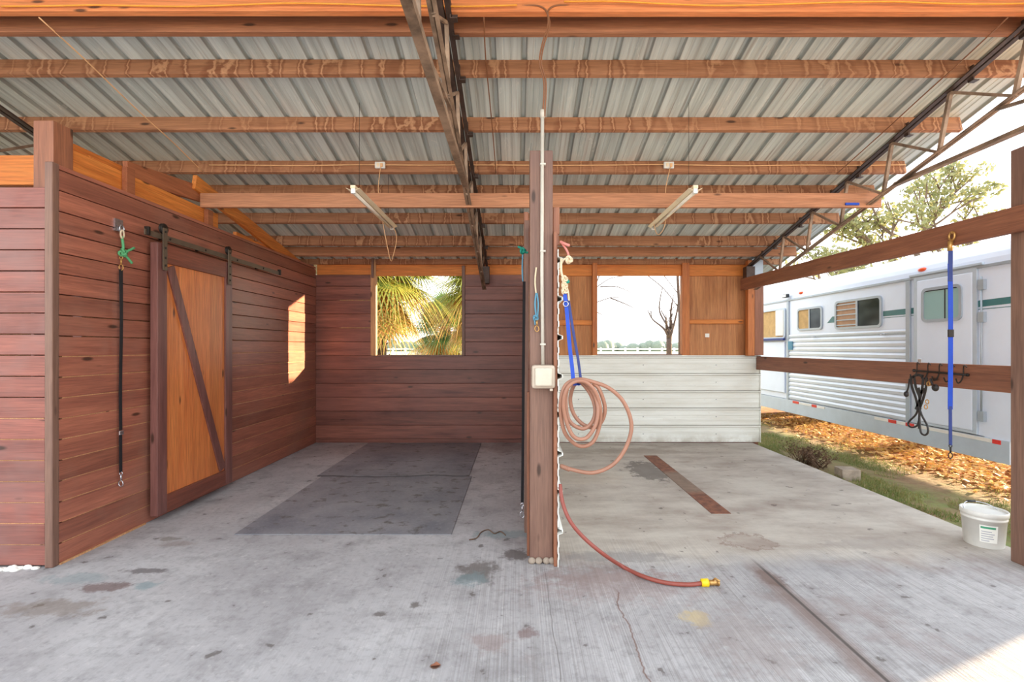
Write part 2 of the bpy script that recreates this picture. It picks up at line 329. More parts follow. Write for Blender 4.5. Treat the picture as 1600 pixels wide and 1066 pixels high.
# ------------------------------------------------------------------ mesh helpers
class MB:
    def __init__(s): s.v = []; s.f = []; s.sm = []
    def add(s, vs, fs, smooth=False):
        b = len(s.v); s.v += [Vector(v) for v in vs]; s.f += [tuple(i+b for i in f) for f in fs]; s.sm += [smooth]*len(fs); return s
    def box(s, x0, x1, y0, y1, z0, z1):
        return s.add([(x0,y0,z0),(x1,y0,z0),(x1,y1,z0),(x0,y1,z0),(x0,y0,z1),(x1,y0,z1),(x1,y1,z1),(x0,y1,z1)],
                     [(0,3,2,1),(4,5,6,7),(0,1,5,4),(1,2,6,5),(2,3,7,6),(3,0,4,7)])
    def bar(s, p, q, w, h, up=(0,0,1)):   # w across, h along up
        p = Vector(p); q = Vector(q); d = (q-p).normalized(); up = Vector(up)
        r = d.cross(up).normalized(); u = r.cross(d).normalized()
        vs = [c + r*a*w/2 + u*b*h/2 for c in (p, q) for a, b in ((-1,-1),(1,-1),(1,1),(-1,1))]
        return s.add(vs, [(0,1,2,3),(7,6,5,4),(0,4,5,1),(1,5,6,2),(2,6,7,3),(3,7,4,0)])
    def angle(s, p, q, w=.05, t=.006, flip=1, up=(0,0,1)):  # L section: flat leg + upright leg
        p = Vector(p); q = Vector(q); d = (q-p).normalized(); r = d.cross(Vector(up)).normalized(); u = r.cross(d).normalized()
        s.bar(p + r*flip*w/2, q + r*flip*w/2, w, t, up); s.bar(p + u*w/2 , q + u*w/2, t, w, up); return s
    def tube(s, pts, r, n=8, closed=False):
        pts = [Vector(p) for p in pts]; N = len(pts)
        R = r if isinstance(r, (list, tuple)) else [r]*N
        tans = []
        for i in range(N):
            a = pts[(i-1) % N] if (i > 0 or closed) else pts[0]; b = pts[(i+1) % N] if (i < N-1 or closed) else pts[-1]
            t = (b-a); tans.append(t.normalized() if t.length > 1e-9 else Vector((0,0,1)))
        ref = Vector((0,0,1)) if abs(tans[0].z) < .9 else Vector((1,0,0))
        u = tans[0].cross(ref).normalized(); vs = []
        for i in range(N):
            u = (u - tans[i]*u.dot(tans[i])).normalized(); w = tans[i].cross(u)
            for k in range(n):
                a = 2*math.pi*k/n; vs.append(pts[i] + (u*math.cos(a)+w*math.sin(a))*R[i])
        fs = []
        for i in range(N if closed else N-1):
            j = (i+1) % N
            for k in range(n): fs.append((i*n+k, i*n+(k+1)%n, j*n+(k+1)%n, j*n+k))
        if not closed: fs += [tuple(range(n-1,-1,-1)), tuple((N-1)*n+k for k in range(n))]
        return s.add(vs, fs, True)
    def strap(s, pts, w, t, side):   # flat webbing, side = width direction
        pts = [Vector(p) for p in pts]; sd = Vector(side).normalized(); vs = []; N = len(pts)
        for i in range(N):
            d = (pts[min(i+1,N-1)]-pts[max(i-1,0)]).normalized(); ss = (sd - d*sd.dot(d)).normalized(); nn = d.cross(ss)
            for a, b in ((-1,-1),(1,-1),(1,1),(-1,1)): vs.append(pts[i]+ss*a*w/2+nn*b*t/2)
        fs = [(3,2,1,0), tuple((N-1)*4+k for k in range(4))]
        for i in range(N-1):
            for k in range(4): fs.append((i*4+k, i*4+(k+1)%4, (i+1)*4+(k+1)%4, (i+1)*4+k))
        return s.add(vs, fs)
    def lathe(s, prof, c, n=32, axis='z', cap=True):
        vs = []; c = Vector(c)
        for r, z in prof:
            for k in range(n):
                a = 2*math.pi*k/n; o = Vector((r*math.cos(a), r*math.sin(a), z))
                if axis == 'x': o = Vector((o.z, o.x, o.y))
                if axis == 'y': o = Vector((o.x, o.z, o.y))
                vs.append(c+o)
        fs = []
        for i in range(len(prof)-1):
            for k in range(n): fs.append((i*n+k, i*n+(k+1)%n, (i+1)*n+(k+1)%n, (i+1)*n+k))
        if cap: fs += [tuple(range(n-1,-1,-1)), tuple((len(prof)-1)*n+k for k in range(n))]
        return s.add(vs, fs, True)
    def ell(s, c, rx, ry, rz, n=12, m=8):
        vs = [Vector(c)+Vector((rx*math.sin(math.pi*i/m)*math.cos(2*math.pi*k/n), ry*math.sin(math.pi*i/m)*math.sin(2*math.pi*k/n), rz*math.cos(math.pi*i/m))) for i in range(m+1) for k in range(n)]
        return s.add(vs, [(i*n+k, i*n+(k+1)%n, (i+1)*n+(k+1)%n, (i+1)*n+k) for i in range(m) for k in range(n)], True)
    def profile(s, pts, a, b, fn):  # sheet: 2D profile pts swept from a to b; fn(p, t)->xyz
        vs = [fn(p, t) for t in (a, b) for p in pts]; n = len(pts)
        return s.add(vs, [(i, i+1, n+i+1, n+i) for i in range(n-1)])
    def build(s, name, mat, parent=None, bevel=0, kind=None):
        me = bpy.data.meshes.new(name)
        if parent is not None:
            o0 = Vector((0,0,0)); p = parent
            while p is not None: o0 += p.location; p = p.parent
            org = Vector((0,0,0))
        else:
            xs = [v.x for v in s.v]; ys = [v.y for v in s.v]; zs = [v.z for v in s.v]
            o0 = Vector(((min(xs)+max(xs))/2, (min(ys)+max(ys))/2, min(zs))); org = o0
        me.from_pydata([tuple(v-o0) for v in s.v], [], s.f); me.polygons.foreach_set('use_smooth', s.sm); me.update()
        me.materials.append(mat); o = bpy.data.objects.new(name, me); COL.objects.link(o); o.location = org; o.parent = parent
        if bevel:
            bv = o.modifiers.new('bevel', 'BEVEL'); bv.width = bevel; bv.segments = 2; bv.limit_method = 'ANGLE'
        return o
def tag(o, label=None, cat=None, group=None, kind=None):
    if label: o['label'] = label
    if cat: o['category'] = cat
    if group: o['group'] = group
    if kind: o['kind'] = kind
    return o
def thing(name, label, cat, loc, group=None, kind=None):
    o = bpy.data.objects.new(name, None); o.empty_display_size = .1; COL.objects.link(o); o.location = loc
    return tag(o, label, cat, group, kind)
def struct(o): o['kind'] = 'structure'; return o
def spline(pts, n=8, closed=False):
    P = [Vector(p) for p in pts]; out = []; N = len(P)
    rng = range(N if closed else N-1)
    for i in rng:
        if closed: a, b, c, d = P[(i-1)%N], P[i], P[(i+1)%N], P[(i+2)%N]
        else: a, b, c, d = P[max(i-1,0)], P[i], P[i+1], P[min(i+2,N-1)]
        for k in range(n):
            t = k/n; out.append(.5*((2*b)+(c-a)*t+(2*a-5*b+4*c-d)*t*t+(3*b-a-3*c+d)*t**3))
    if not closed: out.append(P[-1])
    return out
def at(x, y, D): return Vector(((x-808)/750*D, D, 1.4+(543-y)/750*D))
RZ = lambda y: 4.46 - .25*y          # underside of the roof
RN = (0, .2425, .9701)

# ------------------------------------------------------------------ setting: floor, ground, roof
struct(MB().box(-8, 3.46, -3.5, 7.12, -.15, 0).build('floor', M['concrete'], bevel=.008))
g = MB(); N = 60
xs = [-160+i*320/N for i in range(N+1)]; ys = [-60+j*300/N for j in range(N+1)]
g.add([(x, y, -.06) for y in ys for x in xs], [(j*(N+1)+i, j*(N+1)+i+1, (j+1)*(N+1)+i+1, (j+1)*(N+1)+i) for j in range(N) for i in range(N)])
struct(g.build('ground', M['ground']))
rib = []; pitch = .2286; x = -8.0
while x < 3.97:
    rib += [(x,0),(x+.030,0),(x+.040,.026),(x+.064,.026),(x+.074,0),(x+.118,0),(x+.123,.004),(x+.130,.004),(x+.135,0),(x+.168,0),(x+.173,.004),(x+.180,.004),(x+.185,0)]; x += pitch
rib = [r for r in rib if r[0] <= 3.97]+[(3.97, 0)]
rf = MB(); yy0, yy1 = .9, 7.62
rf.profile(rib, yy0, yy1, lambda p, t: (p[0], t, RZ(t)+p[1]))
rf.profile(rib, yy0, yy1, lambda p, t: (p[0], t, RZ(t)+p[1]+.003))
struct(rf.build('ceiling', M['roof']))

# purlins
def purlin(y, x0, x1, label, mat='purlin', d=.13, t=.04, name='roof_purlin', grp=None):
    c0 = Vector((x0, y, RZ(y)))-Vector(RN)*(d/2+.002); c1 = Vector((x1, y, RZ(y)))-Vector(RN)*(d/2+.002)
    c0.y += t/2; c1.y += t/2
    return tag(MB().bar(c0, c1, t, d, RN).build(name, M[mat], bevel=.003), label, 'roof beam', grp)
rows = [(3.11, 'purlin_new', 'bright orange purlin nearest the camera, carrying the yellow cable'),
        (3.235, 'purlin_dark', 'brown purlin close behind the bright orange purlin'),
        (3.60, 'purlin', 'brown purlin next behind the two close-set front purlins'),
        (4.19, 'purlin', 'water-stained purlin at the height of the corner post top'),
        (4.79, 'purlin', 'drip-stained purlin carrying the white junction boxes'),
        (5.20, 'purlin', 'drip-stained purlin just above the pale tie beam'),
        (5.77, 'purlin', 'drip-stained purlin just below the pale tie beam'),
        (6.34, 'purlin', 'drip-stained purlin above the lowest plain purlin'),
        (6.66, 'beam', 'plain brown purlin lowest in front of the back wall')]
for y, mt, lb in rows:
    dd = .155 if mt == 'purlin_dark' else .13
    purlin(y, -7.0, -.465, lb+', left of the centre truss', mt, dd, grp='roof purlins')
    purlin(y+.004, -.455, 3.87, lb+', right of the centre truss', mt, dd, grp='roof purlins')
# eave board on top of back wall
tag(MB().box(-6.5, 3.87, 7.05, 7.09, 2.62, 2.715).build('eave_board', M['purlin'], bevel=.003), 'stained eave board along the top of the back wall under the roof', 'board')

# tie beam
tag(MB().box(-3.02, 3.47, 4.57, 4.61, 2.735, 2.87).build('tie_beam', M['beam'], bevel=.003), 'long pale brown tie beam crossing below the roof above the strip lights', 'beam')

# ------------------------------------------------------------------ trusses
def truss(X, y0, label):
    t = thing('steel_truss', label, 'truss', (X, 6.9, 0), 'open web steel roof trusses')
    TZ = lambda y: 4.30-.25*y; LZ = lambda y: 3.90-.25*y
    MB().angle((X+.022, y0, 2.84), (X+.022, 4.3, 2.83), .046, .006, -1).build('bottom_chord', M['truss'], t)
    for sgn in (-1, 1):
        MB().angle((X+sgn*.008, y0, TZ(y0)), (X+sgn*.008, 6.93, TZ(6.93)), .034, .006, sgn).build('top_chord', M['truss_dark'], t)
        MB().angle((X+sgn*.005, y0, LZ(y0)), (X+sgn*.005, 6.75, LZ(6.75)), .022, .006, sgn).build('lower_chord', M['truss'], t)
    k = 0; T = 3.71-.58*4
    while T < 6.5:
        L = T+.10
        if T > y0-.05:
            MB().bar((X, T, TZ(T)), (X, L, LZ(L)), .026, .026, (0,1,0)).build('web_upright', M['truss'], t)
        if T+.58 < 6.8 and L > y0: MB().bar((X, L, LZ(L)), (X, T+.58, TZ(T+.58)), .020, .020).build('web_diagonal', M['truss'], t)
        T += .58
    for a, b in ((2.25, 3.35), (1.1, 2.2), (2.25, 2.2)):
        if a > y0: MB().bar((X, a, 2.85), (X, b, LZ(b)), .022, .022, (0,1,.3)).build('web_strut', M['truss'], t)
    MB().box(X-.06, X+.06, 6.88, 6.99, RZ(6.95)-.4, RZ(6.95)-.16).build('end_plate', M['truss_dark'], t)
    for y, mt, lb in rows:
        zz = RZ(y)-.002
        c = MB(); c.box(X+.03, X+.036, y-.045, y, zz-.17, zz-.06); c.box(X+.03, X+.075, y-.045, y, zz-.176, zz-.17)
        c.box(X+.03, X+.075, y-.006, y, zz-.17, zz-.10); c.build('purlin_clip', M['truss_dark'], t)
    return t
truss(-.46, 1.0, 'rusty steel truss running from the top centre of the photo to the back wall')
truss(3.35, 1.0, 'rusty steel truss along the open right side against the bright sky')
truss(-4.19, 1.0, 'dark steel truss over the closed room, showing at the upper left beside the corner post')

# ------------------------------------------------------------------ walls
def boards_y(mb, X0, X1, y0, y1, z0, z1, bh, gap=.006):   # horizontal boards running in Y
    z = z0
    while z < z1-.02:
        b = min(z+bh, z1); jx = random.uniform(-.003, .003)
        mb.box(X0+jx, X1+jx, y0, y1, z+gap/2, b-gap/2); z += bh
def boards_x(mb, x0, x1, Y0, Y1, z0, z1, bh, gap=.006):
    z = z0
    while z < z1-.02:
        b = min(z+bh, z1); jy = random.uniform(-.003, .003)
        mb.box(x0, x1, Y0+jy, Y1+jy, z+gap/2, b-gap/2); z += bh
w = MB(); boards_y(w, -2.99, -2.95, 3.092, 7.04, 0, 2.58, .134)
struct(w.build('wall_left', M['side'], bevel=.003))
w = MB(); boards_x(w, -7.5, -3.0, 3.05, 3.09, 0.01, 2.43, .134)
struct(w.build('wall_left_front', M['sidex'], bevel=.003))
w = MB(); w.box(-2.975, -2.9565, 3.12, 7.02, .02, 1.45); w.box(-2.994, -2.990, 3.3, 7.04, 1.45, 2.5); w.box(-7.5, -3.01, 3.056, 3.075, .02, .95); w.box(-7.5, -3.14, 3.095, 3.10, 0, 2.4)  # pale sheets close behind the boards imitate light in the gaps
struct(w.build('wall_left_gap_light', M['stud']))
# corner post + trim
tag(MB().box(-3.13, -3.0, 3.105, 3.245, 0, 2.87).build('corner_post', M['post_red'], bevel=.004), 'tall red brown square post at the left corner of the boarded room', 'post')
struct(MB().box(-2.995, -2.945, 3.04, 3.088, 0, 2.58).build('trim_1', M['post'], bevel=.006))
# back wall left bay
tag(MB().box(.08, .30, 7.062, 7.13, 0, 2.62).build('wall_stud', M['post'], bevel=.003), 'upright where the partition meets the back wall', 'post')
w = MB()
boards_x(w, -2.985, .085, 7.05, 7.085, .055, 1.279, .204, .004)
boards_x(w, -2.985, -2.13, 7.05, 7.085, 1.279, 2.47, .204, .005)
boards_x(w, -.81, .085, 7.05, 7.085, 1.279, 2.47, .204, .004)
w.box(-2.985, .085, 7.05, 7.085, 0, .053)
struct(w.build('wall_back_left', M['back'], bevel=.003))
w = MB(); w.box(-2.985, .085, 7.088, 7.095, 0, 1.29); w.box(-.80, .085, 7.088, 7.095, 1.262, 2.45); w.box(-2.985, -2.62, 7.0955, 7.10, 1.28, 2.45); w.box(-2.985, -2.16, 7.088, 7.095, 1.28, 1.66); w.box(-2.985, -2.16, 7.088, 7.095, 1.72, 2.07); w.box(-2.985, -2.16, 7.088, 7.095, 2.12, 2.45)  # backing added to cut the sky light coming through the board gaps
struct(w.build('wall_back_light_block', M['post']))
w = MB(); w.box(-7.5, -3.0, 7.05, 7.09, 0, 2.62)
struct(w.build('wall_back_room', M['back']))
struct(MB().box(-2.95, .08, 7.075, 7.11, 2.455, 2.62).build('trim_2', M['orange_x'], bevel=.003))
struct(MB().box(.26, 3.45, 7.075, 7.11, 2.455, 2.62).build('trim_3', M['orange_x'], bevel=.003))
w1 = thing('window_1', None, None, (-1.46, 7.08, 1.28), kind='structure')
MB().box(-2.15, -2.075, 7.045, 7.13, 1.28, 2.66).build('jamb', M['stud'], w1, .003)
MB().box(-.81, -.765, 7.03, 7.12, 1.28, 2.6).build('jamb', M['post'], w1, .003)
MB().box(-2.11, -.80, 7.04, 7.13, 1.262, 1.282).build('sill', M['post'], w1, .003)
MB().box(-2.13, -2.10, 7.01, 7.045, 2.42, 2.70).build('stud_end', M['post'], w1, .003)
w2 = thing('window_2', None, None, (1.8, 7.08, 1.28), kind='structure')
MB().box(1.105, 1.175, 7.03, 7.13, 1.286, 2.64).build('jamb', M['orange_z'], w2, .003)
MB().box(2.42, 2.525, 7.03, 7.13, 1.286, 2.64).build('jamb', M['orange_z'], w2, .003)
MB().box(1.175, 2.42, 7.06, 7.13, 1.27, 1.30).build('sill', M['post'], w2, .003)
# plywood infill with girts
for a, b in ((.26, 1.105), (2.525, 3.45)):
    struct(MB().box(a, b, 7.10, 7.115, 1.28, 2.46).build('wall_back_right', M['ply']))
struct(MB().box(.26, 1.105, 7.06, 7.10, 1.73, 1.80).build('trim_4', M['orange_x'], bevel=.003))
struct(MB().box(2.525, 3.33, 7.06, 7.10, 1.75, 1.81).build('trim_5', M['orange_x'], bevel=.003))
struct(MB().box(2.60+.5, 2.64+.5+.02, 7.092, 7.10, 1.82, 2.45).build('trim_6', M['ply']))
# white ribbed metal
def ribz(z0, z1, p0=.253):
    out = [(z0, 0)]; z = z0+p0
    while z < z1+.02:
        for q in ((-.20,0),(-.195,.004),(-.165,.004),(-.16,0),(-.12,0),(-.115,.004),(-.085,.004),(-.08,0),(-.040,0),(-.030,.028),(-.010,.028),(0,0)):
            zz = z+q[0]
            if z0 < zz < z1: out.append((zz, q[1]))
        z += p0
    out.append((z1, 0)); return out
w = MB(); pr = ribz(.012, 1.275)
w.profile(pr, .27, 3.56, lambda p, t: (t, 7.045-p[1], p[0])); w.profile(pr, .27, 3.56, lambda p, t: (t, 7.055-p[1], p[0]))
w.box(.27, 3.56, 7.02, 7.06, 1.268, 1.284); w.box(3.552, 3.564, 7.02, 7.10, .012, 1.28)
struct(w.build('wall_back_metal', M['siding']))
sc = MB()
for zi in range(5):
    for xi in (.9, 1.85, 2.92): sc.ell((xi, 7.043, .13+.253*zi), .008, .005, .008, 8, 5)
struct(sc.build('trim_screws', M['steel']))
struct(MB().box(.27, 3.5, 7.055, 7.11, -.01, .035).build('baseboard_back', M['frame_z']))
# partition between the bays
w = MB(); boards_y(w, .085, .105, 3.29, 7.04, 0.02, 2.30, .204, .004)
w.box(.105, .14, 3.35, 3.44, 0, 2.5); w.box(.105, .14, 5.1, 5.2, 0, 2.5)
w.box(.225, .24, 3.29, 7.02, 0, 2.0)
struct(w.build('wall_partition', M['back']))
w = MB(); pr = ribz(.01, 2.02, .2455)
w.profile(pr, 3.03, 7.02, lambda p, t: (.262+p[1], t, p[0])); w.profile(pr, 3.03, 7.02, lambda p, t: (.256+p[1], t, p[0]))
w.profile(pr, 3.03, 3.0301, lambda p, t: (.256+p[1] if t < 3.03005 else .262+p[1], 3.03, p[0]))
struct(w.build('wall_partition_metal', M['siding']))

# centre post
p = thing('support_post', 'thick brown wooden post in the middle holding the conduit and outlet box', 'post', (.165, 3.19, 0))
MB().box(.083, .232, 3.115, 3.265, 0, 2.68).build('timber', M['post'], p, .005)
c = MB(); c.box(.234, .257, 3.06, 3.24, 0, 2.14); c.box(.234, .278, 3.14, 3.18, 2.14, 2.32); c.bar((.256, 3.16, 2.14), (.262, 3.16, 2.07), .04, .03, (1,0,0)); c.build('side_board', M['post_red'], p, .005)
MB().box(.066, .083, 3.22, 3.27, 0, 1.1).build('trim_strip', M['post_red'], p, .003)
c = MB()
for dx in (-.065, -.02, .03, .066): c.ell((.16+dx, 3.105, .02), .025, .02, .022, 10, 6)
c.build('base_mortar', M['concrete_block'], p)
tag(MB().box(.055, .095, 3.62, 3.72, 0, 2.36).build('partition_post', M['post'], bevel=.004), 'dark upright just behind the left edge of the centre post', 'post')
tag(MB().box(.06, .10, 4.25, 4.33, 1.9, 2.60).build('upright_board', M['post_red'], bevel=.004), 'short red brown board above the partition behind the centre post', 'board')

# right posts and rails
bp_ = thing('corner_support_post', 'brown post at the far right corner of the metal wall', 'post', (3.44, 6.97, 0))
MB().box(3.335, 3.43, 6.93, 7.018, 1.28, 2.66).build('timber', M['orange_z'], bp_, .004)
MB().box(3.432, 3.56, 6.93, 7.05, 1.288, 2.42).build('outer_timber', M['post_red'], bp_, .004)
MB().box(3.36, 3.55, 7.065, 7.16, -.06, 1.288).build('base_timber', M['post_red'], bp_, .004)
MB().box(3.39, 3.55, 6.925, 7.04, 2.422, 2.69).build('steel_sleeve', M['tframe'], bp_, .004)
tag(MB().box(3.237, 3.40, 2.99, 3.15, 0, 2.69).build('edge_post', M['post'], bevel=.005), 'brown square post at the right edge beside the white bucket', 'post')
tag(MB().bar((3.21, 6.86, 2.295), (3.21, 1.2, 2.185), .045, .165).build('fence_rail', M['rail'], bevel=.004), 'upper brown rail sloping across in front of the trailer roof', 'rail', 'stall rails')
tag(MB().box(3.50, 3.545, 2.0, 7.03, 1.075, 1.268).build('fence_rail', M['rail'], bevel=.004), 'lower brown rail carrying the bridle rack in front of the trailer', 'rail', 'stall rails')

# framing above left wall
tag(MB().box(-7.0, -3.05, 3.42, 3.46, 2.56, 2.77).build('header_board', M['orange_x'], bevel=.003), 'orange header board behind the corner post at the left edge', 'board')
tag(MB().box(-3.06, -3.02, 3.22, 4.85, 2.56, 2.745).build('wall_plate', M['orange_y'], bevel=.003), 'orange wall plate along the top of the left wall', 'board')
tag(MB().bar((-3.10, 3.80, 2.80), (-3.10, 4.75, 2.905), .04, .15, (0,0,1)).build('lookout_board', M['brown_y'], bevel=.003), 'brown board rising above the orange wall plate to the tie beam', 'board')
tag(MB().box(-3.17, -3.13, 3.26, 3.95, 2.66, 2.84).build('upper_plate', M['orange_y'], bevel=.003), 'orange board on edge right behind the top of the corner post', 'board')
tag(MB().box(-3.015, -2.975, 3.66, 3.74, 2.585, 2.78).build('cleat', M['brown_y'], bevel=.003), 'short upright cleat on the left wall top near the corner post', 'board', 'wall top cleats')
tag(MB().box(-3.015, -2.975, 4.62, 4.70, 2.585, 2.733).build('cleat', M['brown_y'], bevel=.003), 'short upright cleat under the left end of the tie beam', 'board', 'wall top cleats')
tag(MB().bar((-3.07, 4.56, 2.975), (-3.07, 7.02, 2.50), .04, .14, (0,0,1)).build('rafter', M['orange_y'], bevel=.003), 'orange rafter sloping down behind the left wall to the back wall', 'rafter')
tag(MB().bar((-3.12, 5.3, 2.62), (-3.12, 6.9, 2.56), .04, .12, (0,0,1)).build('collar_board', M['orange_y'], bevel=.003), 'orange board under the sloping rafter behind the left wall', 'board')

# ------------------------------------------------------------------ sliding barn door
d = thing('door_1', None, None, (-2.86, 4.31, .06), kind='structure')
xa, xb = -2.90, -2.865; y0, y1, z0, z1 = 3.80, 4.80, .06, 2.235
MB().box(xa, xb, y0+.09, y1-.09, z0+.10, z1-.12).build('panel', M['panel'], d)
fx0, fx1 = xb-.02, xb+.018
MB().box(fx0-.02, fx1, y0, y0+.105, z0, z1).build('stile', M['frame_z'], d, .003)
MB().box(fx0-.02, fx1, y1-.105, y1, z0, z1).build('stile', M['frame_z'], d, .003)
MB().box(fx0, fx1, y0+.107, y1-.107, z1-.15, z1).build('top_rail', M['frame_y'], d, .003)
MB().box(fx0, fx1, y0+.107, y1-.107, z0, z0+.14).build('bottom_rail', M['frame_y'], d, .003)
MB().bar((xb+.009, y0+.15, z1-.17), (xb+.009, y1-.15, z0+.16), .017, .085, (0,1,.3)).build('brace', M['frame_z'], d, .003)
for yy in (3.865, 4.735):
    h = MB().box(-2.838, -2.832, yy-.025, yy+.025, 2.02, 2.36); hg = h.build('hanger_strap', M['track'], d, .002)
    MB().lathe([(.012,-.006),(.042,-.006),(.042,0),(.036,.004),(.042,.010),(.042,.014),(.012,.014)], (-2.852, yy, 2.355), 24, 'x').build('wheel', M['iron'], hg)
    b = MB()
    for zz in (2.06, 2.12, 2.20, 2.33): b.ell((-2.830, yy, zz), .006, .009, .009, 8, 5)
    b.build('bolt', M['iron'], hg)
t = thing('door_track', 'flat metal track on the left wall above the sliding barn door', 'track', (-2.86, 4.75, 2.28))
MB().box(-2.862, -2.855, 3.68, 5.80, 2.268, 2.312).build('bar', M['track'], t, .001)
for yy in (3.71, 5.77): MB().box(-2.875, -2.84, yy-.012, yy+.012, 2.27, 2.335).build('end_stop', M['iron'], t, .002)
for yy in (3.95, 4.4, 4.9, 5.4):
    s = MB(); s.lathe([(.010,0),(.010,.085)], (-2.945, yy, 2.29), 10, 'x'); s.ell((-2.853, yy, 2.29), .006, .01, .01, 8, 5); s.build('standoff', M['iron'], t)

# ------------------------------------------------------------------ mats, drain
w = MB(); w.box(-2.11, -.49, 3.58, 5.19, 0.001, .007)
tag(w.build('rubber_mat', M['mat'], bevel=.0015), 'front dark grey rubber mat on the left bay floor, nearer the camera', 'mat', 'rubber mats')
w = MB(); w.box(-2.17, -.52, 5.20, 7.0, 0.001, .008)
tag(w.build('rubber_mat', M['mat'], bevel=.004), 'rear dark grey rubber mat against the back boards of the left bay', 'mat', 'rubber mats')
dr = MB(); dr.box(1.635, 1.80, 4.04, 6.2, 0.0, .004)
tag(dr.build('drain_strip', M['rust']), 'long rusty drain strip set in the right bay floor', 'drain')

# ------------------------------------------------------------------ conduit, box, cables
co = thing('conduit', 'pale vertical conduit pipe running up the centre post', 'pipe', (.166, 3.09, 1.29))
MB().tube([(.166, 3.095, 1.29), (.160, 3.095, 1.9), (.163, 3.095, 2.92)], .0115, 12).build('pipe', M['pvc'], co)
MB().tube([(.163, 3.095, 2.88), (.163, 3.095, 2.93)], .015, 12).build('end_fitting', M['pvc'], co)
for zz in (1.42, 2.02, 2.58):
    MB().box(.148, .184, 3.082, 3.115, zz-.006, zz+.006).build('clamp', M['pvc'], co, .002)
ob = thing('outlet_box', 'beige weatherproof outlet box at the bottom of the conduit on the centre post', 'outlet box', (.166, 3.06, 1.14))
MB().box(.092, .242, 3.03, 3.112, 1.138, 1.288).build('housing', M['box'], ob, .018)
MB().box(.112, .222, 3.012, 3.032, 1.155, 1.272).build('cover', M['boxclear'], ob, .01)
MB().box(.205, .225, 3.01, 3.03, 1.125, 1.14).build('latch', M['box'], ob, .004)
# twin cable down to conduit
tw = MB()
for dx in (0, .012):
    tw.tube(spline([at(848+dx*250, 182, 3.09), at(850+dx*250, 130, 3.08), at(843+dx*250, 98, 3.07), at(847+dx*250, 70, 3.07), at(856+dx*250, 40, 3.08), at(854+dx*180, 18, 3.08), at(840 if dx == 0 else 868, 9, 3.09), at(815 if dx == 0 else 890, 9, 3.10)], 6), .0055, 6)
tag(tw.build('power_cable', M['cable_brown']), 'pair of brown cables dropping from the front purlin into the conduit', 'cable')
def wav(xs, y, z, amp, s): return [Vector((x, y, z+amp*noise.noise(Vector((x*1.1, s, 0))))) for x in xs]
tag(MB().tube(spline(wav([.3+i*.3 for i in range(11)], 3.070, 3.60, .03, 1.), 4), .0055, 6).build('power_cable', M['cable_gold']), 'yellow cable stapled along the front purlin right of the centre post', 'cable')
tag(MB().tube(spline(wav([-3.3+i*.3 for i in range(12)], 3.070, 3.59, .03, 5.), 4), .0055, 6).build('power_cable', M['cable_gold']), 'yellow cable stapled along the front purlin on the left half', 'cable')
tag(MB().tube(spline(wav([-3.05+i*.3 for i in range(24)], 4.752, 3.205, .015, 2.), 3), .005, 6).build('power_cable', M['cable']), 'thin tan cable along the drip-stained purlin between the junction boxes', 'cable')
def along(X, ys, mat, label, r=.0045, dz=-.15, wob=.03, s=0):
    pts = [Vector((X+wob*noise.noise(Vector((y*1.3, s, 3))), y, RZ(y)+dz+.02*noise.noise(Vector((y, s+9, 1))))) for y in ys]
    tag(MB().tube(spline(pts, 4), r, 6).build('power_cable', M[mat]), label, 'cable')
along(-3.09, [3.1, 3.4, 3.7, 4.0, 4.3, 4.75], 'cable', 'tan cable crossing under the roof at the upper left near the corner post', s=1)
along(-.215, [3.1, 3.4, 3.8, 4.2, 4.75], 'cable_brown', 'brown cable crossing under the roof just right of the centre truss', s=2)
along(3.17, [3.1, 3.4, 3.8, 4.2, 4.75], 'cable_brown', 'brown cable crossing under the roof beside the right truss', s=3)

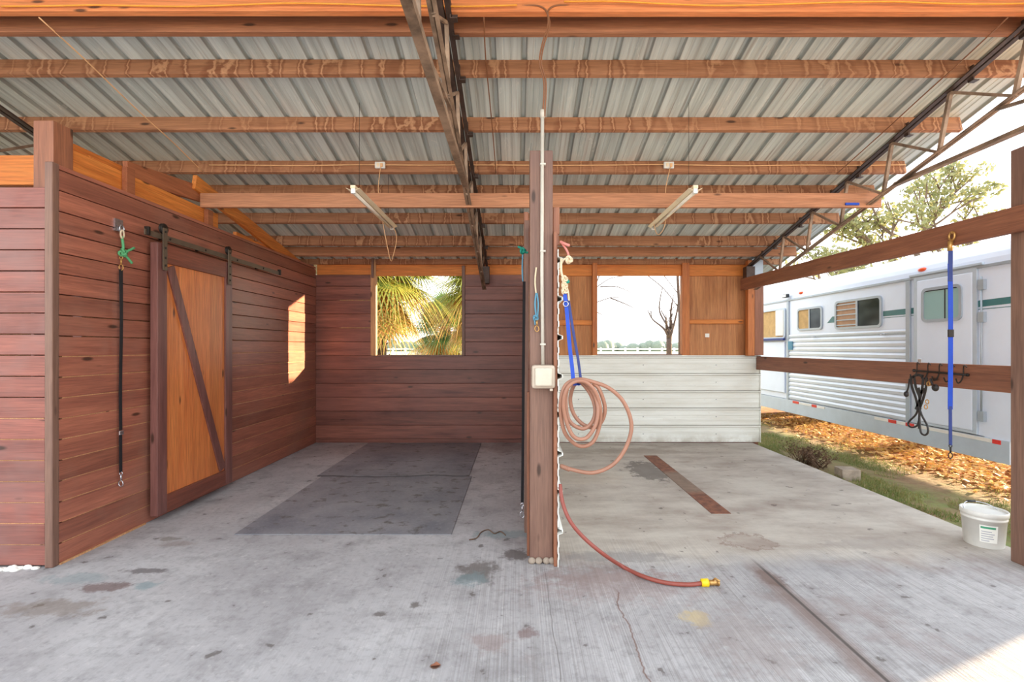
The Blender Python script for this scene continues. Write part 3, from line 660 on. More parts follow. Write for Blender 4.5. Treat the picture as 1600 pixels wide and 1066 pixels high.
# ------------------------------------------------------------------ strip lights
def strip(X, label, jx, side):
    t = thing('strip_light', label, 'light fixture', (X, 4.45, 2.66), 'hanging strip lights')
    b = MB(); b.box(X-.02, X+.02, 3.84, 5.06, 2.675, 2.70)
    b.bar((X-.037, 3.84, 2.668), (X-.037, 5.06, 2.668), .04, .004, (.5,0,1)); b.bar((X+.037, 3.84, 2.668), (X+.037, 5.06, 2.668), .04, .004, (-.5,0,1))
    b.build('housing', M['fixture'], t, .002)
    MB().tube([(X, 3.88, 2.652), (X, 5.02, 2.652)], .013, 12).build('tube', M['tube'], t)
    for yy in (3.855, 5.045): MB().box(X-.018, X+.018, yy-.012, yy+.012, 2.635, 2.676).build('end_cap', M['white'], t, .003)
    for yy in (4.0, 4.9):
        zt = RZ(yy)-.02 if yy < 4.5 else RZ(4.9)-.02
        MB().tube([(X, yy, 2.70), (X, yy, zt)], .0018, 5).build('hanging_wire', M['iron'], t)
    j = thing('junction_box', 'white junction box on the purlin above the '+side+' strip light', 'junction box', (jx, 4.76, 3.15), 'junction boxes')
    MB().box(jx-.05, jx+.05, 4.735, 4.765, 3.17, 3.235).build('housing', M['white'], j, .006)
    MB().box(jx-.03, jx-.004, 4.731, 4.737, 3.185, 3.22).build('socket', M['fixture'], j, .003)
    MB().box(jx+.006, jx+.03, 4.725, 4.737, 3.18, 3.215).build('plug', M['cable'], j, .003)
    s = -1 if X < 0 else 1
    pts = [(jx+.01, 4.73, 3.18), (jx-.01, 4.72, 2.95), (jx+.015, 4.74, 2.72), (jx+.03, 4.80, 2.55), (jx+.06, 4.9, 2.30), (jx+.075, 4.95, 2.34), (jx+.10, 5.0, 2.55), (X, 5.03, 2.70)] if s < 0 else \
          [(jx+.01, 4.73, 3.18), (jx-.04, 4.72, 2.95), (jx-.03, 4.74, 2.72), (jx-.03, 4.80, 2.60), (jx-.07, 4.85, 2.54), (jx-.09, 4.9, 2.60), (jx-.10, 4.95, 2.74), (X, 5.0, 2.70)]
    tag(MB().tube(spline(pts, 6), .0035, 6).build('light_cord', M['cable']), 'tan cord looping from the junction box to the '+side+' strip light', 'cord', 'strip light cords')
strip(-1.315, 'cream fluorescent strip light hanging over the left bay', -1.355, 'left')
strip(1.43, 'cream fluorescent strip light hanging over the right bay', 1.50, 'right')

# ------------------------------------------------------------------ tie straps and ropes
def snap(mb, c, s=1.0):  # trigger snap hanging down from c
    c = Vector(c)
    mb.tube([c+Vector((.010*s*math.cos(a), 0, -.012*s+.010*s*math.sin(a))) for a in [i*math.pi/6 for i in range(12)]], .0028*s, 6, True)
    mb.tube([c+Vector((0,0,-.022*s)), c+Vector((0,0,-.055*s))], .0055*s, 8)
    mb.tube(spline([c+Vector((0,0,-.055*s)), c+Vector((-.012*s,0,-.066*s)), c+Vector((-.013*s,0,-.085*s)), c+Vector((0,0,-.097*s)), c+Vector((.013*s,0,-.085*s)), c+Vector((.010*s,0,-.066*s)), c+Vector((.001*s,0,-.058*s))], 4), .0032*s, 6)
    return mb
def knot(mb, c, r, n=3, rr=.008):
    c = Vector(c); pts = []
    for i in range(40):
        a = i/40*2*math.pi; pts.append(c+Vector((r*math.cos(2*a)*(1+.35*math.cos(3*a)), r*.7*math.sin(3*a), r*math.sin(2*a)*(1+.35*math.cos(3*a)))))
    mb.tube(pts, rr, 6, True); return mb
# left wall black strap
t = thing('cross_tie', 'black tie strap with green rope hanging on the left wall beside the barn door', 'tie strap', (-2.93, 3.54, .35))
X = -2.925; Y = 3.54
b = MB(); b.box(-2.95, -2.935, Y-.035, Y+.035, 2.255, 2.345); b.tube([(-2.915+.0*math.cos(a), Y+.02*math.cos(a), 2.275+.025*math.sin(a)) for a in [i*math.pi/8 for i in range(16)]], .005, 6, True); b.build('wall_ring', M['steel'], t)
MB().tube([(-2.912, Y+.015*math.cos(a), 2.235+.03*math.sin(a)) for a in [i*math.pi/8 for i in range(16)]], .006, 6, True).build('cream_loop', M['cream'], t)
b = MB(); b.tube(spline([(X+.01, Y, 2.22), (X+.012, Y+.01, 2.14), (X+.01, Y, 2.07)], 6), .009, 8); knot(b, (X+.012, Y+.01, 2.10), .02)
b.tube(spline([(X+.01, Y+.01, 2.10), (X+.02, Y+.06, 2.13), (X+.02, Y+.10, 2.155)], 5), .009, 8); b.tube(spline([(X+.01, Y+.01, 2.10), (X+.02, Y+.05, 2.06), (X+.02, Y+.08, 2.035)], 5), .009, 8)
b.build('green_rope', M['green'], t)
b = MB(); snap(b, (X+.005, Y, 2.075), 1.1); b.build('top_snap', M['brass'], t)
st = MB().strap(spline([(X, Y, 1.975), (X+.004, Y+.003, 1.6), (X, Y, 1.1), (X+.002, Y, .79)], 6), .026, .004, (0,1,0)); st.strap([(X+.006, Y, 1.975), (X+.008, Y, 1.55)], .024, .004, (0,1,0)); st.build('strap', M['black'], t)
MB().box(X-.002, X+.01, Y-.018, Y+.018, .755, .785).build('buckle', M['steel'], t, .003)
MB().strap([(X, Y, .76), (X+.002, Y, .48)], .026, .004, (0,1,0)).build('lower_strap', M['black'], t)
b = MB(); snap(b, (X+.003, Y, .485), 1.15); b.build('bottom_snap', M['steel'], t)
# small blue rope on post front
t = thing('blue_rope_tie', 'short pale blue rope with a brass snap on the front of the centre post', 'rope', (.125, 3.10, 1.5))
c = MB(); Yp = 3.103
c.tube(spline([at(838, 418, Yp), at(836, 440, Yp), at(838, 462, Yp)], 5), .006, 6); c.build('wood_sliver', M['cream'], t)
b = MB(); b.tube(spline([at(838, 458, Yp-.01), at(836, 475, Yp-.01), at(838, 495, Yp-.01)], 6), .006, 8); b.tube(spline([at(839, 458, Yp-.01), at(841, 475, Yp-.01), at(840, 495, Yp-.01)], 6), .005, 8)
knot(b, at(837, 497, Yp-.015), .012, rr=.006); b.tube(spline([at(835, 497, Yp-.015), at(836, 508, Yp-.015)], 3), .005, 6); b.build('rope', M['blue_pale'], t)
b = MB(); snap(b, at(839, 496, Yp-.015), .95); b.build('snap', M['brass'], t)
# left side green/blue rope and black strap
t = thing('teal_rope_tie', 'teal and blue rope tied at the left edge of the centre post', 'rope', (.04, 3.3, 1.9))
b = MB(); knot(b, at(817, 392, 3.3), .014, rr=.007); b.tube(spline([at(817, 392, 3.3), at(813, 387, 3.3), at(809, 386, 3.3)], 4), .008, 6); b.tube(spline([at(817, 392, 3.3), at(822, 395, 3.3), at(825, 394, 3.3)], 4), .008, 6); b.build('teal_rope', M['teal'], t)
b = MB(); b.tube(spline([at(817, 395, 3.31), at(816, 420, 3.31), at(817, 440, 3.31)], 6), .006, 6); b.build('blue_rope', M['blue_pale'], t)
t = thing('hanging_strap', 'thin black strap with a chrome snap hanging left of the centre post base', 'tie strap', (.04, 3.4, .3))
Ys = 3.45
b = MB(); b.strap(spline([at(819, 440, Ys), at(818, 560, Ys), at(817, 700, Ys), at(816, 785, Ys)], 6), .02, .005, (1,.3,0)); b.build('strap', M['black'], t)
b = MB(); snap(b, at(816, 786, Ys), 1.1); b.build('snap', M['steel'], t)
# rope and blue webbing on post right side
t = thing('hose_sling', 'blue webbing sling tied with cream rope to the centre post, holding the hose', 'strap', (.3, 3.02, 1.15))
Yh = 3.0
b = MB(); b.tube(spline([at(877, 404, Yh+.02), at(877, 425, Yh), at(882, 440, Yh), at(880, 452, Yh), at(884, 458, Yh)], 6), .008, 7)
for yy in (436, 446, 455): knot(b, at(882, yy, Yh), .014, rr=.006)
knot(b, at(889, 406, Yh), .015, rr=.008); b.tube(spline([at(877, 412, Yh+.02), at(882, 405, Yh), at(889, 406, Yh)], 5), .007, 6)
b.tube(spline([at(885, 447, Yh), at(888, 458, Yh), at(889, 470, Yh)], 5), .006, 6); b.build('cream_rope', M['cream'], t)
b = MB(); b.tube(spline([at(876, 378, Yh+.03), at(882, 381, Yh), at(890, 384, Yh)], 5), .009, 7); b.tube(spline([at(878, 380, Yh+.03), at(886, 392, Yh), at(889, 402, Yh)], 5), .007, 7); b.build('pink_rope', M['pink'], t)
b = MB(); b.tube(spline([at(884, 443, Yh), at(889, 438, Yh)], 3), .008, 6); b.ell(at(887, 441, Yh), .014, .01, .008); b.build('teal_twine', M['teal'], t)
b = MB(); b.strap(spline([at(882, 455, Yh), at(886, 490, Yh), at(890, 540, Yh-.01), at(894, 575, Yh-.02), at(896, 598, Yh-.03)], 8), .024, .004, (1,0,0)); 
b.strap(spline([at(896, 598, Yh-.03), at(900, 602, Yh), at(908, 598, Yh+.04)], 4), .024, .004, (1,.3,0)); b.build('webbing', M['blue'], t)
b = MB(); b.strap(spline([at(888, 468, Yh+.01), at(896, 520, Yh+.02), at(903, 560, Yh+.03), at(908, 598, Yh+.04)], 8), .018, .004, (1,.5,0)); b.build('rear_webbing', M['blue_dark'], t)
b = MB(); b.tube([at(884+4*math.cos(a), 475+4*math.sin(a), Yh-.012) for a in [i*math.pi/6 for i in range(12)]], .003, 6, True); b.build('ring', M['steel'], t)
# right blue strap on upper rail
t = thing('cross_tie', 'blue tie strap hanging from the upper right rail in front of the trailer', 'tie strap', (3.15, 3.5, .6))
Yb = 3.50; Xb = lambda p: p
def b3(x, y, o=0): v = at(x, y, Yb); v.x = 3.165+o+(x-1488)/750*Yb*1.0; return v
zt = lambda y: 1.4+(543-y)/750*Yb
b = MB(); b.tube([(3.170, Yb+.022*math.cos(a), zt(369)+.03*math.sin(a)) for a in [i*math.pi/8 for i in range(16)]], .008, 7, True); b.tube([(3.16, Yb, zt(377)), (3.16, Yb+.005, zt(392))], .016, 8); b.tube([(3.186, Yb, zt(364)), (3.165, Yb, zt(364))], .006, 7); b.build('hook', M['brass'], t)
Xs = 3.16
MB().strap([(Xs, Yb, zt(392)), (Xs-.003, Yb, zt(440))], .026, .008, (1,-.3,0)).build('upper_strap', M['blue_dark'], t)
MB().strap(spline([(Xs-.003, Yb, zt(412)), (Xs, Yb, zt(480)), (Xs, Yb, zt(560)), (Xs-.002, Yb, zt(640))], 8), .030, .004, (1,-.2,0)).build('webbing', M['blue'], t)
MB().strap([(Xs-.002, Yb, zt(635)), (Xs, Yb, zt(696))], .020, .005, (1,-.2,0)).build('lower_strap', M['blue_dark'], t)
MB().box(Xs-.02, Xs+.02, Yb-.008, Yb+.004, zt(527), zt(515)).build('buckle', M['iron'], t, .003)
b = MB(); snap(b, (Xs, Yb, zt(694)), 1.1); b.build('snap', M['iron'], t)
t = thing('blue_clip', 'small blue strap wrapped on the tie beam end at the right truss', 'strap', (3.2, 4.56, 2.75))
MB().box(3.12, 3.25, 4.555, 4.57, 2.752, 2.775).build('strap', M['blue'], t, .002)

# ------------------------------------------------------------------ hose
hs = thing('garden_hose', 'terracotta rubber hose coiled in the blue sling and trailing across the floor', 'hose', (.6, 2.9, 0))
pts = []
def hp(x, y, D=2.97): return at(x, y, D)
H = [hp(876,728,3.06), hp(890,733,3.02), hp(925,739), hp(955,728), hp(975,705), hp(986,675), hp(984,650), hp(972,625), hp(952,607), hp(930,598), hp(905,593,2.94), hp(884,602,2.92), hp(876,630,2.93), hp(878,660,2.95),
     hp(886,682,2.97), hp(905,697,3.0), hp(925,692,3.0), hp(936,668,3.0), hp(938,640,2.98), hp(930,612,2.96), hp(912,596,2.94), hp(892,600,2.90), hp(881,622,2.90), hp(883,652,2.92), hp(896,682,2.93), hp(915,685,2.95),
     hp(930,665,2.96), hp(934,638,2.97), hp(926,612,2.99), hp(908,595,3.0), hp(889,602,2.99), hp(884,628,3.0), hp(890,658,3.0), hp(910,670,3.0), hp(925,660,3.0), hp(930,640,3.0), hp(922,615,3.02), hp(906,597,3.03), hp(896,604,3.04), hp(891,625,3.05), hp(897,648,3.05), hp(912,664,3.04), hp(930,668,3.03), hp(942,655,3.02), hp(945,635,3.0), hp(936,608,2.98), hp(926,599,2.98)]
MB().tube(spline(H, 8), .0125, 10).build('coil', M['hose'], hs)
T = [hp(874,752,3.06), hp(880,785,3.05)]
G = [(877,815),(892,832),(915,858),(945,880)]
tail = [at(875, 757, 3.05), at(879, 785, 3.0), at(890, 813, 2.95), at(910, 838, 2.93), at(940, 864, 2.92)]
fl = [(972,886),(1005,902),(1040,912),(1075,915),(1096,913)]
tail += [Vector((*px(x, y+3), .016)) for x, y in fl]
MB().tube(spline(tail, 8), .0125, 10).build('trailing_length', M['hose_red'], hs)
e = Vector((*px(1097, 916), .02)); dirx = Vector((1, 0, 0))
MB().tube([e+Vector((-.005,0,0)), e+Vector((.035,0,0))], [.022, .024], 10).build('yellow_collar', M['yellow'], hs)
b = MB(); b.tube([e+Vector((.035,0,0)), e+Vector((.09,0,0))], .016, 10); b.tube([e+Vector((.065,0,.016)), e+Vector((.07,-.02,.035)), e+Vector((.085,-.045,.03))], .005, 6); b.tube([e+Vector((.09,0,0)), e+Vector((.098,0,0))], .019, 10); b.build('valve', M['brass'], hs)
b = MB(); cc = [hp(878,729,3.055), hp(891,734,3.015)]
for k in range(6):
    a = cc[0].lerp(cc[1], k/6); bb = cc[0].lerp(cc[1], (k+.5)/6); b.tube([a, bb], .0155, 10)
b.build('coupling_sleeve', M['hose'], hs)

# ------------------------------------------------------------------ bucket
B = Vector((3.325, 3.42, 0))
bk = thing('bucket', 'white plastic bucket with a green label on the slab beside the right post', 'bucket', B)
MB().lathe([(.104,0),(.108,.004),(.121,.19),(.124,.19),(.125,.20),(.1235,.203),(.1245,.215),(.130,.217),(.131,.245),(.128,.25),(.122,.248),(.118,.23),(.102,.02),(.001,.012)], B, 48, cap=False).build('body', M['white'], bk)
MB().lathe([(.0,.232),(.09,.234),(.105,.230),(.118,.236)], B, 40, cap=False).build('lid', M['white'], bk)
b = MB(); b.tube(spline([B+Vector((-.128,0,.225)), B+Vector((-.09,.06,.262)), B+Vector((0,.1,.275)), B+Vector((.09,.06,.262)), B+Vector((.128,0,.225))], 8), .003, 6); hd = b.build('bail_handle', M['steel'], bk)
MB().tube([B+Vector((-.03,.098,.274)), B+Vector((.03,.098,.274))], .008, 8).build('grip', M['tblack'], hd)
def cyl_patch(c, a0, a1, z0, z1, r, n=10):
    mb = MB(); vs = []
    rr = lambda z: .108+(.121-.108)*(z-.004)/.186+r
    for i in range(n+1):
        a = math.radians(a0+(a1-a0)*i/n)
        for z in (z0, z1): vs.append(c+Vector((rr(z)*math.cos(a), rr(z)*math.sin(a), z)))
    return mb.add(vs, [(2*i, 2*i+2, 2*i+3, 2*i+1) for i in range(n)], True)
lab = cyl_patch(B, 215, 262, .045, .165, .0012).build('label', M['paper'], bk)
q = cyl_patch(B, 218, 256, .142, .156, .0022); q.build('green_print', M['greenlabel'], lab)
q = MB()
for k, (a0, a1) in enumerate(((219,240),(219,252),(219,249),(219,253),(219,246))):
    c = cyl_patch(B, a0, a1, .055+k*.016, .060+k*.016, .0022); q.add(c.v, c.f)
q.build('grey_print', M['greyprint'], lab)

# ------------------------------------------------------------------ bridle rack + bridle
def R(x, y): 
    D = 750*3.485/(x-808); return Vector((3.485, D, 1.4+(543-y)/750*D))
t = thing('bridle_rack', 'black metal hook rack on the lower right rail', 'rack', (3.485, 4.0, 1.2))
a, b_ = R(1427, 579), R(1510, 586)
b = MB(); b.tube([a, b_], .008, 8); b.tube([a, a+Vector((.02,0,0))], .012, 8); b.tube([b_, b_+Vector((.02,0,0))], .012, 8); b.build('bar', M['iron'], t)
for k in (.08, .3, .52, .74, .95):
    c = a.lerp(b_, k)
    b = MB(); b.tube(spline([c, c+Vector((-.02,0,-.05)), c+Vector((-.045,0,-.065)), c+Vector((-.06,0,-.03))], 5), .005, 7); b.tube(spline([c+Vector((0,0,.0)), c+Vector((0,0,.05)), c+Vector((-.02,-.03,.075)), c+Vector((-.03,-.06,.06))], 5), .004, 7); b.build('hook', M['iron'], t)
t = thing('bridle', 'black leather bridle with looped reins hanging from the rack on the lower rail', 'bridle', (3.43, 4.1, .9))
b = MB(); S = lambda L: spline([R(x, y)+Vector((-.05, 0, 0)) for x, y in L], 6)
for L in ([(1432,588),(1434,605),(1440,622),(1444,640)], [(1437,588),(1440,605),(1446,622),(1447,640)], [(1452,590),(1450,608),(1446,625),(1440,640)], [(1457,590),(1456,606),(1452,622),(1447,636)], [(1434,590),(1442,586),(1452,588)], [(1444,606),(1448,616),(1452,606)]):
    b.strap(S(L), .022, .005, (0,1,0))
b.build('headstall', M['leather'], t)
b = MB(); b.tube(S([(1444,636),(1440,648),(1430,658),(1428,664),(1434,668),(1443,664),(1446,650),(1445,638)]), .008, 7); b.tube(S([(1445,636),(1450,650),(1458,665),(1459,676),(1454,680),(1448,675),(1446,655),(1446,640)]), .008, 7); b.tube(S([(1446,640),(1445,655),(1445,670)]), .008, 7); b.build('reins', M['leather'], t)
b = MB(); b.tube(S([(1430,592),(1428,606),(1425,614)]), .007, 7); b.ell(R(1425, 616)+Vector((-.05,0,0)), .02, .02, .026); b.build('cheek_piece', M['leather'], t); b = MB(); b.tube(S([(1463,592),(1467,602),(1471,606)]), .008, 7); b.ell(R(1471,606)+Vector((-.05,0,0)), .02, .03, .03); b.build('cheek_piece', M['leather'], t)
b = MB(); 
for x, y in ((1459,628),(1457,636),(1461,600)): b.tube([R(x,y)+Vector((-.055, .016*math.cos(a), .018*math.sin(a))) for a in [i*math.pi/6 for i in range(12)]], .004, 6, True)
b.build('bit_rings', M['brass'], t)

# ------------------------------------------------------------------ small items on walls
tag(MB().box(2.78, 2.84, 7.093, 7.099, 1.55, 1.605).build('paper_note', M['paper']), 'small white paper square pinned to the plywood right of the right window', 'paper')

def fp(x, y, z=.006): q = px(x, y); return Vector((q[0], q[1], z))
tag(MB().tube(spline([fp(733,845), fp(745,842), fp(752,833), fp(763,829), fp(772,835), fp(782,832), fp(790,838)], 5), .004, 5).build('dry_twig', M['dry']), 'thin dark curled twig on the concrete left of the centre post', 'twig')
b = MB(); c = fp(680, 1042, .004); b.add([c+Vector((-.022,0,0)), c+Vector((0,-.012,.006)), c+Vector((.024,.004,.002)), c+Vector((.004,.014,.010))], [(0,1,2),(0,2,3)]); b.add([v+Vector((0,0,-.002)) for v in b.v[:4]], [(2,1,0),(3,2,0)])
tag(b.build('fallen_leaf', M['rust']), 'tiny curled brown leaf on the floor near the bottom of the photo', 'leaf')
b = MB(); random.seed(4)
for i in range(26):
    x = random.uniform(-3.26, -3.03); b.ell((x, 3.035+random.uniform(-.03, .01), .004), random.uniform(.01,.03), random.uniform(.01,.02), random.uniform(.006,.02), 8, 5)
tag(b.build('spilled_caulk', M['paper']), 'lumpy white caulk at the foot of the left front boards', 'caulk')
b = MB(); b.bar((-2.944, 3.09, .004), (-2.944, 3.80, .004), .014, .012)
struct(b.build('baseboard_left', M['stud']))
# ------------------------------------------------------------------ outside: shrub, block, grass, leaves
blk = MB().bar((3.66, 5.25, -.01), (3.68, 5.42, -.01), .19, .14); tag(blk.build('wood_block', M['concrete_block'], bevel=.008), 'weathered square block lying on the grass at the slab edge', 'block')
sh = thing('dry_shrub', 'low dry brown shrub growing at the slab edge before the block', 'shrub', (3.66, 6.0, -.06))
b = MB(); lf = MB()
for i in range(90):
    bx, by = random.gauss(0, .05), random.gauss(0, .14); a = random.uniform(0, 6.28); L = random.uniform(.10, .26)
    p0 = Vector((3.66+bx, 6.0+by, -.06)); p1 = p0+Vector((math.cos(a)*L*.4, math.sin(a)*L*.7, L*.6)); p2 = p1+Vector((math.cos(a)*.05, math.sin(a)*.07, .06))
    b.tube([p0, p1, p2], [.004, .003, .0015], 4)
    for k in range(7):
        c = p1.lerp(p2, random.random())+Vector((random.gauss(0,.02), random.gauss(0,.02), random.gauss(0,.02))); u = Vector((random.gauss(0,1), random.gauss(0,1), random.gauss(0,1))).normalized()*.014; v = u.cross(Vector((random.random(),random.random(),random.random()))).normalized()*.008
        lf.add([c-u, c+v, c+u, c-v], [(0,1,2,3)])
b.build('twigs', M['dry'], sh); lf.build('leaves', M['dry'], sh)
gr = MB()
for i in range(26000):
    x = 3.49+abs(random.gauss(0, .62)); y = random.uniform(2.6, 9.5)
    if x > 5.2: continue
    dens = noise.noise(Vector((x*1.6, y*.9, 0)))+noise.noise(Vector((x*5, y*4, 5)))*.5
    if dens < -.12 + (.35 if x < 3.75 else 0): continue
    h = random.uniform(.018, .055)*(1+.6*dens); a = random.uniform(0, 6.28); w_ = .0035; lx, ly = random.gauss(0, .02), random.gauss(0, .02)
    p0 = Vector((x, y, -.062)); s_ = Vector((math.cos(a), math.sin(a), 0))*w_
    gr.add([p0-s_, p0+s_, p0+s_*.5+Vector((lx*.5, ly*.5, h*.6)), p0+Vector((lx, ly, h)), p0-s_*.5+Vector((lx*.5, ly*.5, h*.6))], [(0,1,2,3,4)])
tag(gr.build('grass', M['grass']), 'short patchy green grass strip between the slab and the trailer', 'grass', kind='stuff')
lt = MB()
for i in range(9000):
    x = random.uniform(4.5, 7.6); y = random.uniform(3.0, 10.5)
    if x < 4.85 and random.random() < .8: continue
    c = Vector((x, y, -.05+random.uniform(0, .02))); a = random.uniform(0, 6.28); s_ = random.uniform(.025, .055)
    u = Vector((math.cos(a), math.sin(a), random.gauss(0, .3)))*s_; v = Vector((-math.sin(a), math.cos(a), random.gauss(0, .35)))*s_*.5
    lt.add([c-u, c+v, c+u, c-v], [(0,1,2),(0,2,3)])
tag(lt.build('leaf_litter', M['litter']), 'sunlit orange fallen leaves under and beside the trailer', 'leaves', kind='stuff')

# ------------------------------------------------------------------ trailer
TX = 4.6
def TP(x, y, o=0.0):
    D = 750*TX/(x-808); return Vector((TX-o, D, 1.4+(543-y)/750*D))
tr = thing('horse_trailer', 'long white and silver horse trailer parked beside the open side', 'trailer', (5.75, 8.0, -.06))
yA, yB = 4.42, 12.0
cs = [(TX, .52), (TX, 2.22)]
for i in range(1, 9): a = i/8*math.pi/2; cs.append((TX+.24*(1-math.cos(a)), 2.22+.27*math.sin(a)))
cs += [(TX+.7, 2.53), (5.75, 2.56), (6.2, 2.53)]
for i in range(0, 9): a = (8-i)/8*math.pi/2; cs.append((6.9-.24*(1-math.cos(a)), 2.22+.27*math.sin(a)))
cs += [(6.9, .52)]
m_ = MB(); n = len(cs)
m_.add([(x, yA, z) for x, z in cs]+[(x, yB, z) for x, z in cs], [(i, (i+1)%n, n+(i+1)%n, n+i) for i in range(n)]+[tuple(range(n-1,-1,-1)), tuple(range(n, 2*n))])
m_.build('body', M['twhite'], tr)
m_ = MB(); m_.box(TX-.012, TX+.04, yA+.05, yB, .30, .52); m_.box(TX, 6.9, yA+.3, yB, .47, .53); m_.box(6.86, 6.9, yA+.3, yB, .42, .52); m_.build('skirt', M['tskirt'], tr, .004)
# nose compartment ahead of the skirt
m_ = MB(); m_.box(TX-.002, 6.9, 4.22, yA-.01, .62, 2.2); m_.build('nose', M['twhite'], tr, .02)
# ribbed lower side
pr = []; z = .53; 
while z < 1.56: pr += [(z,0),(z+.012,.010),(z+.045,.013),(z+.062,.004)]; z += .073
m_ = MB(); m_.profile(pr, 5.66, 8.10, lambda p, t: (TX-.004-p[1], t, p[0])); m_.build('ribbed_panel', M['tribs'], tr)
m_ = MB(); m_.box(TX-.022, TX-.002, 8.10, 8.16, .52, 2.18); m_.box(TX-.022, TX-.002, 5.60, 5.66, .52, 2.18); m_.box(TX-.016, TX-.002, 5.66, 8.10, 1.56, 1.585)
m_.box(TX-.018, TX-.002, yA, yB, 2.185, 2.215); m_.build('trim', M['tframe'], tr, .003)
def frame(y0, y1, z0, z1, w=.03, x=TX-.02, nm='window_frame', mat='tframe'):
    f = MB()
    def rr(y0, y1, z0, z1, r, n=5):
        pts = []
        for cy, cz, a0 in ((y1-r, z1-r, 0), (y0+r, z1-r, 90), (y0+r, z0+r, 180), (y1-r, z0+r, 270)):
            for i in range(n+1): a = math.radians(a0+90*i/n); pts.append((cy+r*math.cos(a), cz+r*math.sin(a)))
        return pts
    o = rr(y0, y1, z0, z1, .06); i_ = rr(y0+w, y1-w, z0+w, z1-w, .04); N_ = len(o)
    vs = [(x, a, b) for a, b in o]+[(x, a, b) for a, b in i_]+[(x+.02, a, b) for a, b in o]+[(x+.02, a, b) for a, b in i_]
    fs = []
    for k in range(N_):
        j = (k+1) % N_; fs += [(k, j, N_+j, N_+k), (k, 2*N_+k, 2*N_+j, j), (N_+k, N_+j, 3*N_+j, 3*N_+k)]
    f.add(vs, fs); fo = f.build(nm, M[mat], tr)
    return fo, (y0+w, y1-w, z0+w, z1-w)
def wpane(fo, y0, y1, z0, z1, mat, nm='pane', x=TX-.006): return MB().box(x, x+.004, y0, y1, z0, z1).build(nm, M[mat], fo)
fo, (a, b2, c, d2) = frame(7.22, 7.86, 1.67, 2.03); md = (a+b2)/2
wpane(fo, a, md, c, d2, 'glass'); wpane(fo, md, b2, c, d2, 'hay', 'curtain'); MB().box(TX-.016, TX-.004, md-.012, md+.012, c, d2).build('mullion', M['tframe'], fo)
fo, (a, b2, c, d2) = frame(6.04, 6.93, 1.655, 2.06); md = (a+b2)/2
wpane(fo, a, md, c, d2, 'glass'); wpane(fo, md, b2, c, d2, 'louver', 'louvre')
mm = MB()
for k in range(5): mm.box(TX-.016, TX-.003, md+.01, b2, c+.02+k*.072, c+.035+k*.072)
mm.build('louvre_slat', M['tframe'], fo); MB().box(TX-.018, TX-.004, md-.015, md+.015, c, d2).build('mullion', M['tframe'], fo)
# stripes
for q_ in ([(TX-.003, 6.03, 1.79), (TX-.003, 6.03, 1.855), (TX-.003, 5.53, 1.86), (TX-.003, 5.53, 1.79)], [(TX-.003, 4.83, 1.80), (TX-.003, 4.83, 1.865), (TX-.003, 4.43, 1.875), (TX-.003, 4.43, 1.81)], [(TX-.003, 7.12, 1.76), (TX-.003, 7.00, 1.85), (TX-.003, 6.94, 1.85), (TX-.003, 6.94, 1.76)],
    [(TX-.003, 6.03, 1.765), (TX-.003, 6.03, 1.772), (TX-.003, 4.43, 1.785), (TX-.003, 4.43, 1.778)]): MB().add(q_, [(0,1,2,3)]).build('teal_stripe', M['tteal'], tr)
# side door near
dn = MB().box(TX-.024, TX-.004, 4.83, 5.50, .56, 2.16).build('side_door', M['twhite'], tr, .012)
fr = MB()
for (y0, y1, z0, z1) in ((5.50,5.545,.53,2.2),(4.785,4.83,.53,2.2),(4.83,5.50,2.16,2.2),(4.83,5.50,.53,.56)): fr.box(TX-.02, TX-.002, y0, y1, z0, z1)
fr.box(TX-.03, TX-.002, 4.72, 5.6, 2.215, 2.24); fr.build('door_surround', M['tskirt'], tr, .003)
fo, (a, b2, c, d2) = frame(4.93, 5.42, 1.68, 2.06, .03, TX-.04, 'door_window_frame'); wpane(fo, a, b2, c, d2, 'glass_pale', 'pane', TX-.03)
MB().box(TX-.032, TX-.024, 5.12, 5.135, c, d2).build('mullion', M['tblack'], fo); MB().box(TX-.033, TX-.028, a, b2, d2-.01, d2+.004).build('gasket', M['tblack'], fo)
m_ = MB()
for zz in (2.02, 1.70, .72): m_.box(TX-.035, TX-.002, 4.70, 4.76, zz-.05, zz+.05)
m_.tube([(TX-.025, 4.73, .7), (TX-.025, 4.73, 2.1)], .008, 6); m_.build('latch_rod', M['tframe'], tr)
MB().box(TX-.03, TX-.02, 5.43, 5.48, 1.20, 1.27).build('door_handle', M['steel'], tr, .004)
# feed door far
of = thing  # keep helper name visible
fo, (a, b2, c, d2) = frame(8.20, 9.05, 1.55, 2.08, .03, TX-.03, 'drop_window_frame', 'tskirt'); wpane(fo, a, b2, c, d2, 'hay', 'inner_wall')
MB().box(TX-.07, TX-.03, 8.18, 9.1, 1.52, 1.56).build('ledge', M['blue_dark'], fo, .004)
MB().box(TX-.03, TX-.008, 8.25, 8.5, 1.60, 2.05).build('hay_net', M['white'], fo, .01)
MB().box(TX-.028, TX-.004, 8.22, 9.15, .62, 1.50).build('feed_door', M['twhite'], tr, .01)
MB().box(TX-.03, TX-.01, 7.98, 8.10, 1.36, 1.5).build('blue_tag', M['blue_pale'], tr)
for yy in (5.46, 7.79): MB().ell((TX+.015, yy, 2.285), .035, .06, .025).build('marker_light', M['orange'], tr)
wl = MB().box(TX-.08, TX-.03, 8.05, 8.2, 2.24, 2.30).build('work_light', M['tblack'], tr, .008); MB().box(TX-.088, TX-.08, 8.07, 8.18, 2.25, 2.29).build('lens', M['white'], wl)
for i, (x0, x1) in enumerate(((1390,1402),(1417,1430),(1553,1566),(1240,1249),(1270,1277))):
    ya, yb = 750*TX/(x0-808), 750*TX/(x1-808); MB().box(TX-.017, TX-.012, yb, ya, .475, .515).build('red_reflector', M['red'], tr)
